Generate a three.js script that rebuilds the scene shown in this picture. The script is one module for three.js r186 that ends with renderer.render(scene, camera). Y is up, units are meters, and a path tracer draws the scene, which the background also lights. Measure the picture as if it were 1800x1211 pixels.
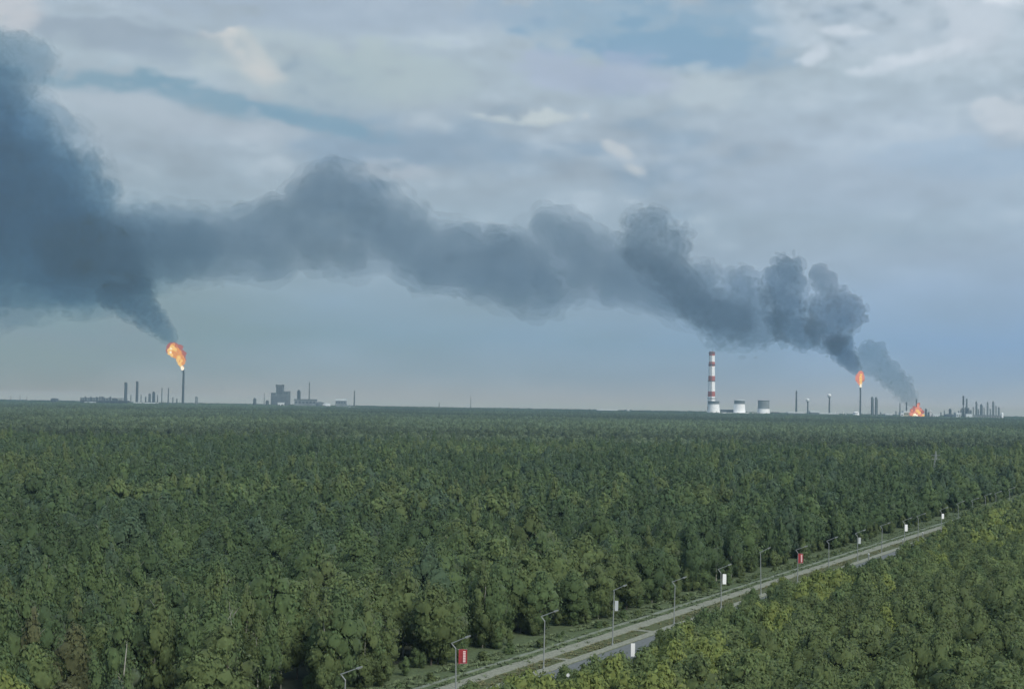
import * as THREE from 'three';
import { mergeGeometries } from 'three/addons/utils/BufferGeometryUtils.js';

// ---------------------------------------------------------------- camera, sky, sun, exposure
const scene = new THREE.Scene();
const renderer = new THREE.WebGLRenderer({ antialias: true });
renderer.toneMapping = THREE.LinearToneMapping;
renderer.toneMappingExposure = 1;
renderer.shadowMap.enabled = true;
const FOCAL = 2731, EYE = 45;                                    // focal length in pixels of the 1800 px photograph; eye height in metres
const camera = new THREE.PerspectiveCamera(2 * Math.atan(605.5 / FOCAL) * 180 / Math.PI, 1024 / 688, 1, 60000);
camera.position.set(0, EYE, 0);
camera.rotation.set(Math.atan(100.5 / FOCAL), 0, 0.01667);
camera.updateMatrixWorld(true);
const CAM = camera.matrixWorld.clone(), CAMI = CAM.clone().invert();
scene.add(camera);

const SUN = new THREE.Vector3(0.5, 0.7, 0.66).normalize();
const sun = new THREE.DirectionalLight(new THREE.Color(1, 0.95, 0.86), 3.8);
sun.position.copy(SUN).multiplyScalar(3000).add(new THREE.Vector3(0, 0, -400));
sun.target.position.set(0, 0, -400);
sun.castShadow = true; sun.shadow.radius = 62; sun.shadow.mapSize.set(4096, 4096);
Object.assign(sun.shadow.camera, { left: -500, right: 500, top: 500, bottom: -500, near: 10, far: 6000 });
scene.add(sun, sun.target);
const FOG_DENSITY = 6.6e-5;
scene.fog = new THREE.FogExp2(new THREE.Color(0.5, 0.8, 1.0), FOG_DENSITY);

// ---------------------------------------------------------------- numbers
function rngOf(seed) { let s = seed | 0; return () => { s = (s + 0x6d2b79f5) | 0; let t = Math.imul(s ^ (s >>> 15), 1 | s); t = (t + Math.imul(t ^ (t >>> 7), 61 | t)) ^ t; return ((t ^ (t >>> 14)) >>> 0) / 4294967296; }; }
const clamp = (x, a = 0, b = 1) => Math.min(b, Math.max(a, x)), lerp = (a, b, t) => a + (b - a) * t;
const sstep = (a, b, x) => { const t = clamp((x - a) / (b - a)); return t * t * (3 - 2 * t); };
const lin = (c) => c <= 10.3 ? c / 3294.6 : Math.pow((c / 255 + 0.055) / 1.055, 2.4);
const hash3 = (x, y, z) => { let h = Math.imul(x, 374761393) ^ Math.imul(y, 668265263) ^ Math.imul(z, 2147483647 ^ 0x51ed27); h = Math.imul(h ^ (h >>> 13), 1274126177); h ^= h >>> 16; return (h >>> 0) / 4294967295; };
function vnoise(x, y, z) {                                       // value noise, -1 .. 1
  const ix = Math.floor(x), iy = Math.floor(y), iz = Math.floor(z); x -= ix; y -= iy; z -= iz;
  x = x * x * x * (x * (x * 6 - 15) + 10); y = y * y * y * (y * (y * 6 - 15) + 10); z = z * z * z * (z * (z * 6 - 15) + 10);
  const a = hash3(ix, iy, iz), b = hash3(ix + 1, iy, iz), c = hash3(ix, iy + 1, iz), d = hash3(ix + 1, iy + 1, iz);
  const e = hash3(ix, iy, iz + 1), f = hash3(ix + 1, iy, iz + 1), g = hash3(ix, iy + 1, iz + 1), h = hash3(ix + 1, iy + 1, iz + 1);
  const p = a + (b - a) * x, q = c + (d - c) * x, r = e + (f - e) * x, s = g + (h - g) * x, t = p + (q - p) * y, u = r + (s - r) * y;
  return (t + (u - t) * z) * 2 - 1;
}
function fbm(x, y, z, n) { let s = 0, a = 0.55; for (let i = 0; i < n; i++) { s += a * vnoise(x, y, z); x = x * 2.03 + 17.1; y = y * 2.03 + 5.3; z = z * 2.03 + 9.7; a *= 0.5; } return s; }

// a pixel of the photograph -> where its line of sight meets a given depth, or the ground
const v3 = (x, y, z) => new THREE.Vector3(x, y, z);
const ray = (px, py) => v3((px - 900) / FOCAL, (605.5 - py) / FOCAL, -1).transformDirection(CAM);
function at(px, py, depth) { const d = ray(px, py); return d.multiplyScalar(depth / -d.z).add(camera.position); }
const PX = (depth) => depth / FOCAL;                            // metres per photograph pixel at that depth
function seen(p) { const q = p.clone().applyMatrix4(CAMI); return [900 + FOCAL * q.x / -q.z, 605.5 - FOCAL * q.y / -q.z, -q.z]; }

// ---------------------------------------------------------------- sky: air and cloud, computed by direction
{
  const W = 4096, H = 2048, data = new Float32Array(W * H * 4), m = CAMI.elements;
  const rows = [[-400, 150, 172, 196, 150, 172, 196], [0, 160, 176, 190, 170, 187, 199], [120, 164, 181, 191, 170, 187, 198], [250, 161, 177, 188, 164, 181, 195], [400, 150, 170, 180, 158, 178, 193],
    [500, 139, 163, 172, 150, 175, 196], [600, 135, 161, 168, 139, 169, 194], [660, 140, 162, 169, 144, 169, 187], [710, 150, 165, 170, 156, 172, 180]];
  const feats = [ // x, y, half width, half height, slope, r, g, b, strength
    [428, 96, 34, 30, 0.5, 212, 213, 210, 0.9], [456, 124, 34, 26, 0.4, 208, 209, 208, 0.85], [395, 76, 40, 16, 0.2, 203, 207, 208, 0.7], [230, 82, 150, 24, 0.05, 150, 167, 181, 0.8], [330, 108, 90, 18, 0.02, 158, 176, 190, 0.6], [15, 40, 55, 34, 0.1, 196, 200, 205, 0.7],
    [170, 156, 130, 21, 0.05, 132, 163, 180, 0.85], [380, 185, 120, 19, 0.17, 131, 163, 181, 0.85], [560, 214, 110, 17, 0.2, 129, 162, 182, 0.85], [560, 130, 170, 55, 0.1, 174, 190, 196, 0.6], [700, 130, 120, 40, 0.1, 172, 190, 194, 0.5],
    [1180, 88, 170, 30, 0.08, 126, 162, 189, 0.8], [1090, 40, 220, 32, 0.1, 134, 167, 190, 0.6], [1270, 40, 90, 44, 0.1, 136, 168, 191, 0.6], [640, 20, 260, 34, 0.0, 160, 178, 196, 0.5],
    [1660, 50, 210, 84, 0.05, 190, 204, 215, 0.65], [1430, 104, 24, 14, -0.5, 206, 217, 227, 0.65], [1480, 60, 38, 9, 0.1, 205, 216, 226, 0.7], [1575, 124, 45, 11, -0.25, 204, 215, 225, 0.5], [1640, 108, 50, 14, -0.2, 207, 217, 226, 0.55], [1700, 60, 60, 45, 0.1, 200, 210, 220, 0.45], [1745, 8, 40, 20, 0.3, 220, 228, 236, 0.8],
    [930, 203, 72, 11, 0.03, 193, 205, 208, 0.8], [1092, 268, 30, 16, 0.7, 192, 201, 206, 0.75], [1250, 160, 70, 28, 0.1, 183, 198, 206, 0.6], [1790, 232, 50, 30, 0.2, 196, 206, 214, 0.7], [1700, 300, 130, 26, 0.05, 153, 179, 201, 0.5],
    [150, 210, 130, 30, 0.1, 168, 184, 194, 0.5], [330, 215, 150, 25, 0.15, 172, 186, 197, 0.5], [1450, 330, 240, 40, 0.02, 162, 180, 196, 0.4], [700, 300, 60, 14, 0.1, 176, 188, 198, 0.5], [1050, 130, 120, 30, 0.1, 165, 180, 202, 0.6]];
  for (const f of feats) for (let k = 5; k < 8; k++) f[k] = lin(f[k]);
  const out = [0, 0, 0];
  function sky(x, y, z) {
    const cx = m[0] * x + m[4] * y + m[8] * z, cy = m[1] * x + m[5] * y + m[9] * z, cz = m[2] * x + m[6] * y + m[10] * z;
    const el = Math.asin(y), inFront = cz < -0.75, X = inFront ? 900 - FOCAL * cx / cz : 0;
    let side = 0.5 + 0.5 * clamp(x * 3.2, -1, 1) * sstep(0.3, -0.3, z);
    const h = 706 - FOCAL * Math.tan(Math.min(el, 1.3)) , Y = h;
    const n1 = fbm(x * 9 + 3, y * 30, z * 9, 5), n2 = fbm(x * 26, y * 62 + 7, z * 26 + 11, 5), n3 = fbm(x * 66 + 1, y * 150 + 5, z * 66, 4), n4 = inFront ? fbm(x * 220, y * 520, z * 220 + 3, 3) : 0;
    let i = 1; const Yc = clamp(Y + n1 * 22, -400, 710); while (i < rows.length - 1 && rows[i][0] < Yc) i++;
    const A = rows[i - 1], B = rows[i], t = clamp((Yc - A[0]) / (B[0] - A[0]));
    side = clamp(side + n1 * 0.25);
    for (let k = 0; k < 3; k++) out[k] = lin(lerp(lerp(A[1 + k], B[1 + k], t), lerp(A[4 + k], B[4 + k], t), side));
    const deep = sstep(560, 260, Y);                              // the cloud deck starts well above the horizon
    const lump = 1 + deep * (0.03 + n1 * 0.14 + n2 * 0.13 + n3 * 0.09 + n4 * 0.035) + (1 - deep) * (n1 * 0.05 + n2 * 0.02);
    const puff = deep * sstep(0.1, 0.55, n2 * 0.8 + n1 * 0.4 + n3 * 0.4) * 0.24 * clamp(0.8 + n3 + n4 * 0.6);
    const blue = deep * sstep(0.12, 0.5, -n1) * 0.35;
    for (let k = 0; k < 3; k++) out[k] *= lump;
    out[0] = lerp(out[0], 0.20, blue); out[1] = lerp(out[1], 0.35, blue); out[2] = lerp(out[2], 0.50, blue);
    out[0] = lerp(out[0], 0.56, puff); out[1] = lerp(out[1], 0.63, puff); out[2] = lerp(out[2], 0.68, puff);
    if (inFront && X > -300 && X < 2100 && Y < 480 && Y > -250) {
      const wx = n2 * 44 + n3 * 34, wy = n2 * 17 + n3 * 14, FY = Y + (X - 900) / 60;
      for (const f of feats) {
        const dx = (X + wx - f[0]) / f[2], dy = (FY + wy - f[1] - (X - f[0]) * f[4]) / f[3], q = dx * dx + dy * dy;
        if (q > 6) continue;
        const w = f[8] * sstep(0.02, 0.72, 0.85 - 0.36 * q + n3 * 0.5 + n2 * 0.35 + n4 * 0.16);
        out[0] = lerp(out[0], f[5], w); out[1] = lerp(out[1], f[6], w); out[2] = lerp(out[2], f[7], w);
      }
    }
    // the haze of the built air lies in front: keep the whole as bright as the photograph shows it
    const T = Math.exp(-FOG_DENSITY * Math.min(17000, 1600 / Math.max(0.02, Math.sin(el)))) ;
    const air = [0.23, 0.372, 0.462];
    for (let k = 0; k < 3; k++) out[k] = Math.max(0.35 * out[k], (out[k] - air[k] * (1 - T)) / T);
    return out;
  }
  for (let r = 0; r < H; r++) {
    const up = ((r + 0.5) / H - 0.5) * Math.PI;
    if (up < 0.0015) { const q = sky(0, 0.002, -1).slice(); for (let c = 0; c < W; c++) { const o = (r * W + c) * 4; data[o] = q[0]; data[o + 1] = q[1]; data[o + 2] = q[2]; data[o + 3] = 1; } continue; }
    const coarse = up > 0.42 ? 4 : 1;
    for (let c = 0; c < W; c += coarse) {
      const a = ((c + 0.5 * coarse) / W - 0.5) * 2 * Math.PI, far = Math.abs(Math.atan2(Math.sin(a + Math.PI / 2), Math.cos(a + Math.PI / 2))) > 0.6;
      const step = far && coarse === 1 && c % 2 ? 1 : 0;
      if (step) { const o = (r * W + c) * 4; for (let k = 0; k < 4; k++) data[o + k] = data[o - 4 + k]; continue; }
      const s = sky(Math.cos(a) * Math.cos(up), Math.sin(up), Math.sin(a) * Math.cos(up));
      for (let j = 0; j < coarse; j++) { const o = (r * W + c + j) * 4; data[o] = s[0]; data[o + 1] = s[1]; data[o + 2] = s[2]; data[o + 3] = 1; }
    }
  }
  const tex = new THREE.DataTexture(data, W, H, THREE.RGBAFormat, THREE.FloatType);
  tex.mapping = THREE.EquirectangularReflectionMapping; tex.magFilter = tex.minFilter = THREE.LinearFilter; tex.needsUpdate = true;
  scene.background = tex; scene.environment = tex;
}

// ---------------------------------------------------------------- builders
const counts = {};
function numbered(name) { const n = counts[name] = (counts[name] ?? -1) + 1; return n ? name + '_' + String(n).padStart(3, '0') : name; }
function tag(o, label, category, group, kind) {
  if (label) o.userData.label = label; if (category) o.userData.category = category; if (group) o.userData.group = group; if (kind) o.userData.kind = kind; return o;
}
function thing(name, label, category, pos, turn = 0, group) { const o = new THREE.Group(); o.name = numbered(name); o.position.copy(pos); o.rotation.y = turn; scene.add(o); return tag(o, label, category, group, 'thing'); }
function part(name, geo, mat, parent, label, kind) { const m = new THREE.Mesh(Array.isArray(geo) ? mergeGeometries(geo.map(flat)) : geo, mat); m.name = name; m.castShadow = m.receiveShadow = true; parent.add(m); if (label) m.userData.label = label; if (kind) m.userData.kind = kind; return m; }
function struct(name, geo, mat) { const m = part(name, geo, mat, scene); m.userData.kind = 'structure'; return m; }
const flat = (g) => { const h = g.index ? g.toNonIndexed() : g; for (const k of Object.keys(h.attributes)) if (!['position', 'normal', 'uv'].includes(k)) h.deleteAttribute(k); return h; };
const box = (w, h, d, x = 0, y = 0, z = 0) => new THREE.BoxGeometry(w, h, d).translate(x, y + h / 2, z);   // stands on y
const cyl = (r0, r1, h, x = 0, y = 0, z = 0, n = 14) => new THREE.CylinderGeometry(r1, r0, h, n).translate(x, y + h / 2, z);
function bar(a, b, r0, r1 = r0, n = 6) { const d = b.clone().sub(a), g = new THREE.CylinderGeometry(r1, r0, d.length(), n); g.applyQuaternion(new THREE.Quaternion().setFromUnitVectors(v3(0, 1, 0), d.normalize())); return g.translate((a.x + b.x) / 2, (a.y + b.y) / 2, (a.z + b.z) / 2); }
const lathe = (pts, n = 32) => new THREE.LatheGeometry(pts.map(([r, y]) => new THREE.Vector2(r, y)), n);

function grain(size, seed, lo, hi, scale = 6, octaves = 5) {     // a grey noise texture that multiplies a colour
  const d = new Uint8Array(size * size * 4);
  for (let y = 0; y < size; y++) for (let x = 0; x < size; x++) {
    const a = x / size * 2 * Math.PI, b = y / size * 2 * Math.PI, k = scale / 6.283;
    const v = fbm(Math.cos(a) * k + seed, Math.sin(a) * k + Math.cos(b) * k, Math.sin(b) * k + seed * 2, octaves) * 0.5 + 0.5 + (hash3(x, y, seed) - 0.5) * 0.12, o = (y * size + x) * 4;
    d[o] = d[o + 1] = d[o + 2] = 255 * clamp(lerp(lo, hi, clamp(v))); d[o + 3] = 255;
  }
  const t = new THREE.DataTexture(d, size, size); t.wrapS = t.wrapT = THREE.RepeatWrapping; t.magFilter = THREE.LinearFilter; t.minFilter = THREE.LinearFilter; t.colorSpace = THREE.SRGBColorSpace; t.needsUpdate = true; return t;
}
const mat = (r, g, b, rough = 0.9, more = {}) => new THREE.MeshStandardMaterial({ color: new THREE.Color().setRGB(r, g, b), roughness: rough, ...more });
const GR = grain(256, 3, 0.62, 1, 9);
const wornMap = GR.clone(); wornMap.repeat.set(1, 1); wornMap.needsUpdate = true;

// surface of a field on a grid (surface nets), in metres
function nets(field, nx, ny, nz, org, cell, level) {
  const id = new Int32Array(nx * ny * nz).fill(-1), pos = [], idx = [], at3 = (i, j, k) => field[(k * ny + j) * nx + i] - level;
  const C = [[0, 0, 0], [1, 0, 0], [0, 1, 0], [1, 1, 0], [0, 0, 1], [1, 0, 1], [0, 1, 1], [1, 1, 1]], E = [[0, 1], [2, 3], [4, 5], [6, 7], [0, 2], [1, 3], [4, 6], [5, 7], [0, 4], [1, 5], [2, 6], [3, 7]], g = new Float32Array(8);
  for (let k = 0; k < nz - 1; k++) for (let j = 0; j < ny - 1; j++) for (let i = 0; i < nx - 1; i++) {
    let mask = 0;
    for (let c = 0; c < 8; c++) { g[c] = at3(i + C[c][0], j + C[c][1], k + C[c][2]); if (g[c] > 0) mask |= 1 << c; }
    if (mask === 0 || mask === 255) continue;
    let x = 0, y = 0, z = 0, n = 0;
    for (const [a, b] of E) if ((g[a] > 0) !== (g[b] > 0)) { const t = g[a] / (g[a] - g[b]); x += lerp(C[a][0], C[b][0], t); y += lerp(C[a][1], C[b][1], t); z += lerp(C[a][2], C[b][2], t); n++; }
    id[(k * ny + j) * nx + i] = pos.length / 3; pos.push(org.x + (i + x / n) * cell, org.y + (j + y / n) * cell, org.z + (k + z / n) * cell);
  }
  const V = (i, j, k) => id[(k * ny + j) * nx + i], quad = (a, b, c, d, flip) => { if (flip) idx.push(a, c, b, a, d, c); else idx.push(a, b, c, a, c, d); };
  for (let k = 1; k < nz - 1; k++) for (let j = 1; j < ny - 1; j++) for (let i = 1; i < nx - 1; i++) {
    const s = at3(i, j, k) > 0;
    if (s !== at3(i + 1, j, k) > 0) quad(V(i, j - 1, k - 1), V(i, j, k - 1), V(i, j, k), V(i, j - 1, k), !s);
    if (s !== at3(i, j + 1, k) > 0) quad(V(i - 1, j, k - 1), V(i - 1, j, k), V(i, j, k), V(i, j, k - 1), !s);
    if (s !== at3(i, j, k + 1) > 0) quad(V(i - 1, j - 1, k), V(i, j - 1, k), V(i, j, k), V(i - 1, j, k), !s);
  }
  const geo = new THREE.BufferGeometry(); geo.setAttribute('position', new THREE.Float32BufferAttribute(pos, 3)); geo.setIndex(idx); geo.computeVertexNormals(); return geo;
}
// blobs: [px, py, radius px, z offset px]; returns {field, ...} ready for nets() at several levels
function blobField(blobs, depth, origin, cellPx, noise, zScale = 1, seed = 0) {
  const s = PX(depth), cell = cellPx * s, B = blobs.map(([x, y, r, dz = 0]) => { const p = at(x, y, depth).sub(origin); return [p.x, p.y, p.z + dz * s, r * s]; });
  const lo = v3(1e9, 1e9, 1e9), hi = v3(-1e9, -1e9, -1e9);
  for (const [x, y, z, r] of B) { lo.min(v3(x - r * 1.5, y - r * 1.5, z - r * 1.5 * zScale)); hi.max(v3(x + r * 1.5, y + r * 1.5, z + r * 1.5 * zScale)); }
  const nx = Math.ceil((hi.x - lo.x) / cell) + 3, ny = Math.ceil((hi.y - lo.y) / cell) + 3, nz = Math.ceil((hi.z - lo.z) / cell) + 3, sum = new Float32Array(nx * ny * nz), K = 5;
  lo.subScalar(cell);
  for (const [bx, by, bz, r] of B) {
    const R = 1.5 * r, i0 = Math.max(0, Math.floor((bx - R - lo.x) / cell)), i1 = Math.min(nx - 1, Math.ceil((bx + R - lo.x) / cell)), j0 = Math.max(0, Math.floor((by - R - lo.y) / cell)), j1 = Math.min(ny - 1, Math.ceil((by + R - lo.y) / cell)), k0 = Math.max(0, Math.floor((bz - R * zScale - lo.z) / cell)), k1 = Math.min(nz - 1, Math.ceil((bz + R * zScale - lo.z) / cell));
    for (let k = k0; k <= k1; k++) for (let j = j0; j <= j1; j++) for (let i = i0; i <= i1; i++) {
      const dx = lo.x + i * cell - bx, dy = lo.y + j * cell - by, dz = (lo.z + k * cell - bz) / zScale, v = 1 - Math.sqrt(dx * dx + dy * dy + dz * dz) / r;
      if (v > -0.5) sum[(k * ny + j) * nx + i] += Math.exp(K * v);
    }
  }
  for (let k = 0; k < nz; k++) for (let j = 0; j < ny; j++) for (let i = 0; i < nx; i++) {
    const o = (k * ny + j) * nx + i; let v = sum[o] > 0 ? Math.log(sum[o]) / K : -1;
    if (v > -0.6 && v < 1.3) { const x = lo.x + i * cell, y = lo.y + j * cell, z = lo.z + k * cell; for (const [size, amp, oct] of noise) { const q = 1 / (size * s); { const f = fbm(x * q + seed, y * q, z * q + seed * 3, Math.abs(oct)); v += oct < 0 ? amp * (2.2 * Math.abs(f) - 0.42) : amp * f; } } }
    if (i === 0 || j === 0 || k === 0 || i === nx - 1 || j === ny - 1 || k === nz - 1) v = -1;
    sum[o] = v;
  }
  return (level) => nets(sum, nx, ny, nz, lo, cell, level);
}

// ---------------------------------------------------------------- ground
const P0 = [3, 255.8], DIR = [0.4472, 0.8944];                   // the road: s metres along, u metres to its right
const road = (s, u, y = 0) => v3(P0[0] + DIR[0] * s + DIR[1] * u, y, -(P0[1] + DIR[1] * s - DIR[0] * u));
const roadU = (x, d) => (x - P0[0]) * DIR[1] - (d - P0[1]) * DIR[0];
const sinks = (d) => d < 6500 ? 0 : -Math.pow(d - 6500, 2) / 240000;
{
  const pos = [], idx = [], uv = [], col = [], NX = 60, ds = [-900, 0, 100, 200, 300, 400, 600, 800, 1200, 2000, 3000, 4500, 6000, 6500, 6800, 7200, 7600, 8000, 8600, 9400, 10500, 12000];
  ds.forEach((d, j) => { for (let i = 0; i <= NX; i++) { const x = (i / NX - 0.5) * 12000; pos.push(x, sinks(d), -d); uv.push(x / 23, d / 23); } });
  for (let j = 0; j < ds.length - 1; j++) for (let i = 0; i < NX; i++) { const a = j * (NX + 1) + i, b = a + NX + 1; idx.push(a, a + 1, b + 1, a, b + 1, b); }
  const g = new THREE.BufferGeometry(); g.setAttribute('position', new THREE.Float32BufferAttribute(pos, 3)); g.setAttribute('uv', new THREE.Float32BufferAttribute(uv, 2)); g.setIndex(idx); g.computeVertexNormals();
  struct('ground', g, mat(0.05, 0.066, 0.034, 1, { map: grain(512, 11, 0.55, 1, 16) }));
}
function ribbon(u0, u1, y, s0, s1, step, tile, wob = 0, seed = 0, thick = 0) {
  const pos = [], uv = [], idx = []; let n = 0;
  for (let s = s0; s <= s1; s += step) {
    const a = wob * fbm(s * 0.21, seed, 0.5, 3), b = wob * fbm(s * 0.24, seed + 9, 0.5, 3);
    for (const [u, yy] of thick ? [[u0 + a, y - thick], [u0 + a, y], [u1 + b, y], [u1 + b, y - thick]] : [[u0 + a, y], [u1 + b, y]]) { const p = road(s, u, yy); pos.push(p.x, p.y, p.z); uv.push(u / tile, s / tile); n++; }
  }
  const k = thick ? 4 : 2;
  for (let i = 0; i + k < n; i += k) for (let j = 0; j < k - 1; j++) { const a = i + j; idx.push(a, a + 1, a + k + 1, a, a + k + 1, a + k); }
  let g = new THREE.BufferGeometry(); g.setAttribute('position', new THREE.Float32BufferAttribute(pos, 3)); g.setAttribute('uv', new THREE.Float32BufferAttribute(uv, 2)); g.setIndex(idx); if (thick) g = g.toNonIndexed(); g.computeVertexNormals(); return g;
}
struct('verge', ribbon(-24, 16, 0.03, -230, 900, 4, 7, 0, 1), mat(0.115, 0.165, 0.068, 1, { map: grain(512, 21, 0.62, 1, 22) }));
struct('median', ribbon(-4.4, -0.9, 0.05, -230, 900, 2, 5, 0.3, 3), mat(0.115, 0.14, 0.05, 1, { map: grain(256, 23, 0.65, 1, 14) }));
const concrete = mat(0.36, 0.375, 0.29, 0.95, { map: grain(512, 25, 0.62, 1, 20) });
struct('footpath', ribbon(-7.5, -4.5, 0.1, -230, 900, 1.5, 6, 0.4, 5, 0.1), concrete);
struct('pavement', ribbon(-0.8, 1.1, 0.14, -230, 900, 1.5, 6, 0.35, 7, 0.14), concrete);
struct('drain_channel', ribbon(-10.2, -9.3, 0.16, -230, 900, 1.5, 5, 0.35, 9, 0.16), mat(0.26, 0.3, 0.23, 0.95, { map: GR }));
struct('road', ribbon(1.3, 9.2, 0.04, -230, 900, 6, 8), mat(0.17, 0.185, 0.18, 0.85, { map: grain(512, 27, 0.78, 1, 18) }));
for (const [a, b] of [[966, 1157], [1104, 1107]]) {              // two short cross paths between footpath and pavement
  const r = ray(a, b), k = EYE / -r.y, x = r.x * k, d = -r.z * k, s = (x - P0[0]) * DIR[0] + (d - P0[1]) * DIR[1], pts = [[s - 0.9, -4.9], [s + 0.9, -4.9], [s + 0.6, -0.7], [s - 1.2, -0.7]];
  const sh = pts.map(([q, u]) => road(q, u, 0.115)), g = new THREE.BufferGeometry().setFromPoints([sh[0], sh[1], sh[2], sh[0], sh[2], sh[3]]); g.setAttribute('uv', new THREE.Float32BufferAttribute([0, 0, 1, 0, 1, 1, 0, 0, 1, 1, 0, 1], 2)); g.computeVertexNormals();
  struct('footpath_crossing' + (b < 1110 ? '_001' : ''), g, concrete);
}

// ---------------------------------------------------------------- foliage
// a crown of lobes round a stem, each lobe a shell of small leaf sprays
const ICO = [0, 1, 2].map((d) => new THREE.IcosahedronGeometry(1, d).attributes.position.array);
function crownGeo(seed, o) {
  const R = rngOf(seed), lobes = [], pos = [], nor = [], col = [], H = o.height, b = o.bare * H, L = H - b;
  for (let i = 0; i < o.lobes; i++) {
    const t = i < 2 ? 0.93 - i * 0.1 : Math.pow(R(), 0.85), w = o.radius * Math.pow(Math.sin(Math.PI * Math.pow(clamp(t * 0.93 + 0.05), o.shape)), 0.75), a = R() * 6.283, q = w * (0.25 + 0.4 * R()) * (t > 0.85 ? 0.3 : 1), r = (o.lobe * (0.75 + 0.5 * R())) * (0.45 + 0.55 * w / o.radius);
    lobes.push([Math.cos(a) * q, b + t * (L - r * 0.6), Math.sin(a) * q, r, r * o.tall * (0.8 + 0.4 * R()), 0.86 + 0.28 * R()]);
  }
  const ico = ICO[o.detail ?? 0];
  for (const [lx, ly, lz, r, rv, tone] of lobes) {
    const j0 = R() * 100;
    for (let i = 0; i < ico.length; i += 3) {
      const x = ico[i], y = ico[i + 1], z = ico[i + 2], k = 0.64 + 0.2 * vnoise(x * 2.2 + j0, y * 2.2, z * 2.2), v = tone * (0.92 + 0.16 * hash3(i / 3 | 0, seed, 5));
      pos.push(lx + x * r * k, ly + y * rv * k, lz + z * r * k); col.push(v, v, v);
      const N = v3(lx * 0.55 + x * r * 0.7, y * rv * 0.5 + (ly - b - L * 0.4) * 0.22 + 0.5, lz * 0.55 + z * r * 0.7).normalize(); nor.push(N.x, N.y, N.z);
    }
  }
  const area = lobes.reduce((s, l) => s + l[3] * (l[3] + l[4]), 0), n = v3(), t1 = v3(), t2 = v3(), c = v3(), nn = v3();
  for (const [lx, ly, lz, r, rv, tone] of lobes) {
    const m = Math.round(o.leaves * r * (r + rv) / area);
    for (let i = 0; i < m; i++) {
      const y = R() * 1.75 - 0.75, a = R() * 6.283, h = Math.sqrt(Math.max(0, 1 - Math.min(1, y * y))), k = 0.7 + 0.42 * R();
      n.set(Math.cos(a) * h, y, Math.sin(a) * h).normalize();
      c.set(lx + n.x * r * k, ly + n.y * rv * k, lz + n.z * r * k);
      const s = o.leaf * (0.6 + 0.8 * R());
      nn.set(n.x * rv + (R() - 0.5) * 1.3 * r, n.y * r + (R() - 0.5) * 1.1 * r + 0.15 * r, n.z * rv + (R() - 0.5) * 1.3 * r).normalize(); t1.set(R() - 0.5, R() - 0.5 - 2.2 * o.droop, R() - 0.5).cross(nn).normalize(); t2.crossVectors(nn, t1).normalize();
      const v = tone * (0.84 + 0.36 * R()), w = 0.94 + 0.12 * R(), P = [[-0.55, 0], [0, -1], [0.55, 0], [0, 1]].map(([p, q]) => v3(c.x + (t1.x * p + t2.x * q) * s, c.y + (t1.y * p + t2.y * q) * s, c.z + (t1.z * p + t2.z * q) * s));
      const N = v3(c.x * 0.5 + n.x * r * 0.6, n.y * rv * 0.5 + (c.y - b - L * 0.4) * 0.22 + 0.5, c.z * 0.5 + n.z * r * 0.6).normalize().multiplyScalar(0.9).add(nn.clone().multiplyScalar(0.45)).normalize();
      for (const f of [0, 1, 2, 0, 2, 3]) { pos.push(P[f].x, P[f].y, P[f].z); nor.push(N.x, N.y, N.z); col.push(v * w, v, v * (2 - w)); }
    }
  }
  const g = new THREE.BufferGeometry(); g.setAttribute('position', new THREE.Float32BufferAttribute(pos, 3)); g.setAttribute('normal', new THREE.Float32BufferAttribute(nor, 3)); g.setAttribute('color', new THREE.Float32BufferAttribute(col, 3)); return g;
}
function trunkGeo(seed, H, r, limbs) {
  const R = rngOf(seed), pts = []; for (let i = 0; i <= 4; i++) pts.push(v3((R() - 0.5) * 0.3 * i, H * i / 4, (R() - 0.5) * 0.3 * i));
  const G = []; for (let i = 0; i < 4; i++) G.push(bar(pts[i], pts[i + 1], r * (1 - i * 0.22), r * (0.78 - i * 0.22), 6));
  for (let i = 0; i < limbs; i++) { const t = 0.4 + 0.5 * R(), k = Math.min(3, Math.floor(t * 4)), p = pts[k].clone().lerp(pts[k + 1], t * 4 - k), a = R() * 6.283; G.push(bar(p, v3(p.x + Math.cos(a) * H * 0.1, p.y + H * 0.12, p.z + Math.sin(a) * H * 0.1), r * 0.35, r * 0.1, 5)); }
  return mergeGeometries(G.map(flat));
}
const leafMat = (r, g, b) => new THREE.MeshPhysicalMaterial({ color: new THREE.Color().setRGB(r * 1.50, g * 1.44, b * 1.44), roughness: 0.95, specularIntensity: 0.15, transmission: 0.4, thickness: 0, vertexColors: true, side: THREE.DoubleSide });
const birchBark = mat(0.48, 0.48, 0.42, 0.9, { map: GR }), greyBark = mat(0.16, 0.14, 0.11, 0.95, { map: GR });
const KINDS = {
  birch: { o: { height: 15.5, bare: 0.1, radius: 4.0, shape: 1.0, lobe: 1.75, lobes: 30, tall: 1.6, leaf: 0.27, droop: 0.9 }, n: 9, near: 1900, far: 700, bark: birchBark, r: 0.17 },
  pointed: { o: { height: 17.5, bare: 0.08, radius: 3.0, shape: 0.6, lobe: 1.3, lobes: 30, tall: 1.9, leaf: 0.25, droop: 0.9 }, n: 7, near: 1800, far: 640, bark: birchBark, r: 0.17 },
  round: { o: { height: 14.5, bare: 0.14, radius: 5.2, shape: 1.25, lobe: 2.15, lobes: 34, tall: 1.1, leaf: 0.3, droop: 0.5 }, n: 7, near: 2200, far: 800, bark: greyBark, r: 0.2 },
  young: { o: { height: 9, bare: 0.05, radius: 3.3, shape: 0.95, lobe: 1.35, lobes: 26, tall: 1.2, leaf: 0.23, droop: 0.4 }, n: 8, near: 1700, far: 520, bark: greyBark, r: 0.1 },
};
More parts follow.
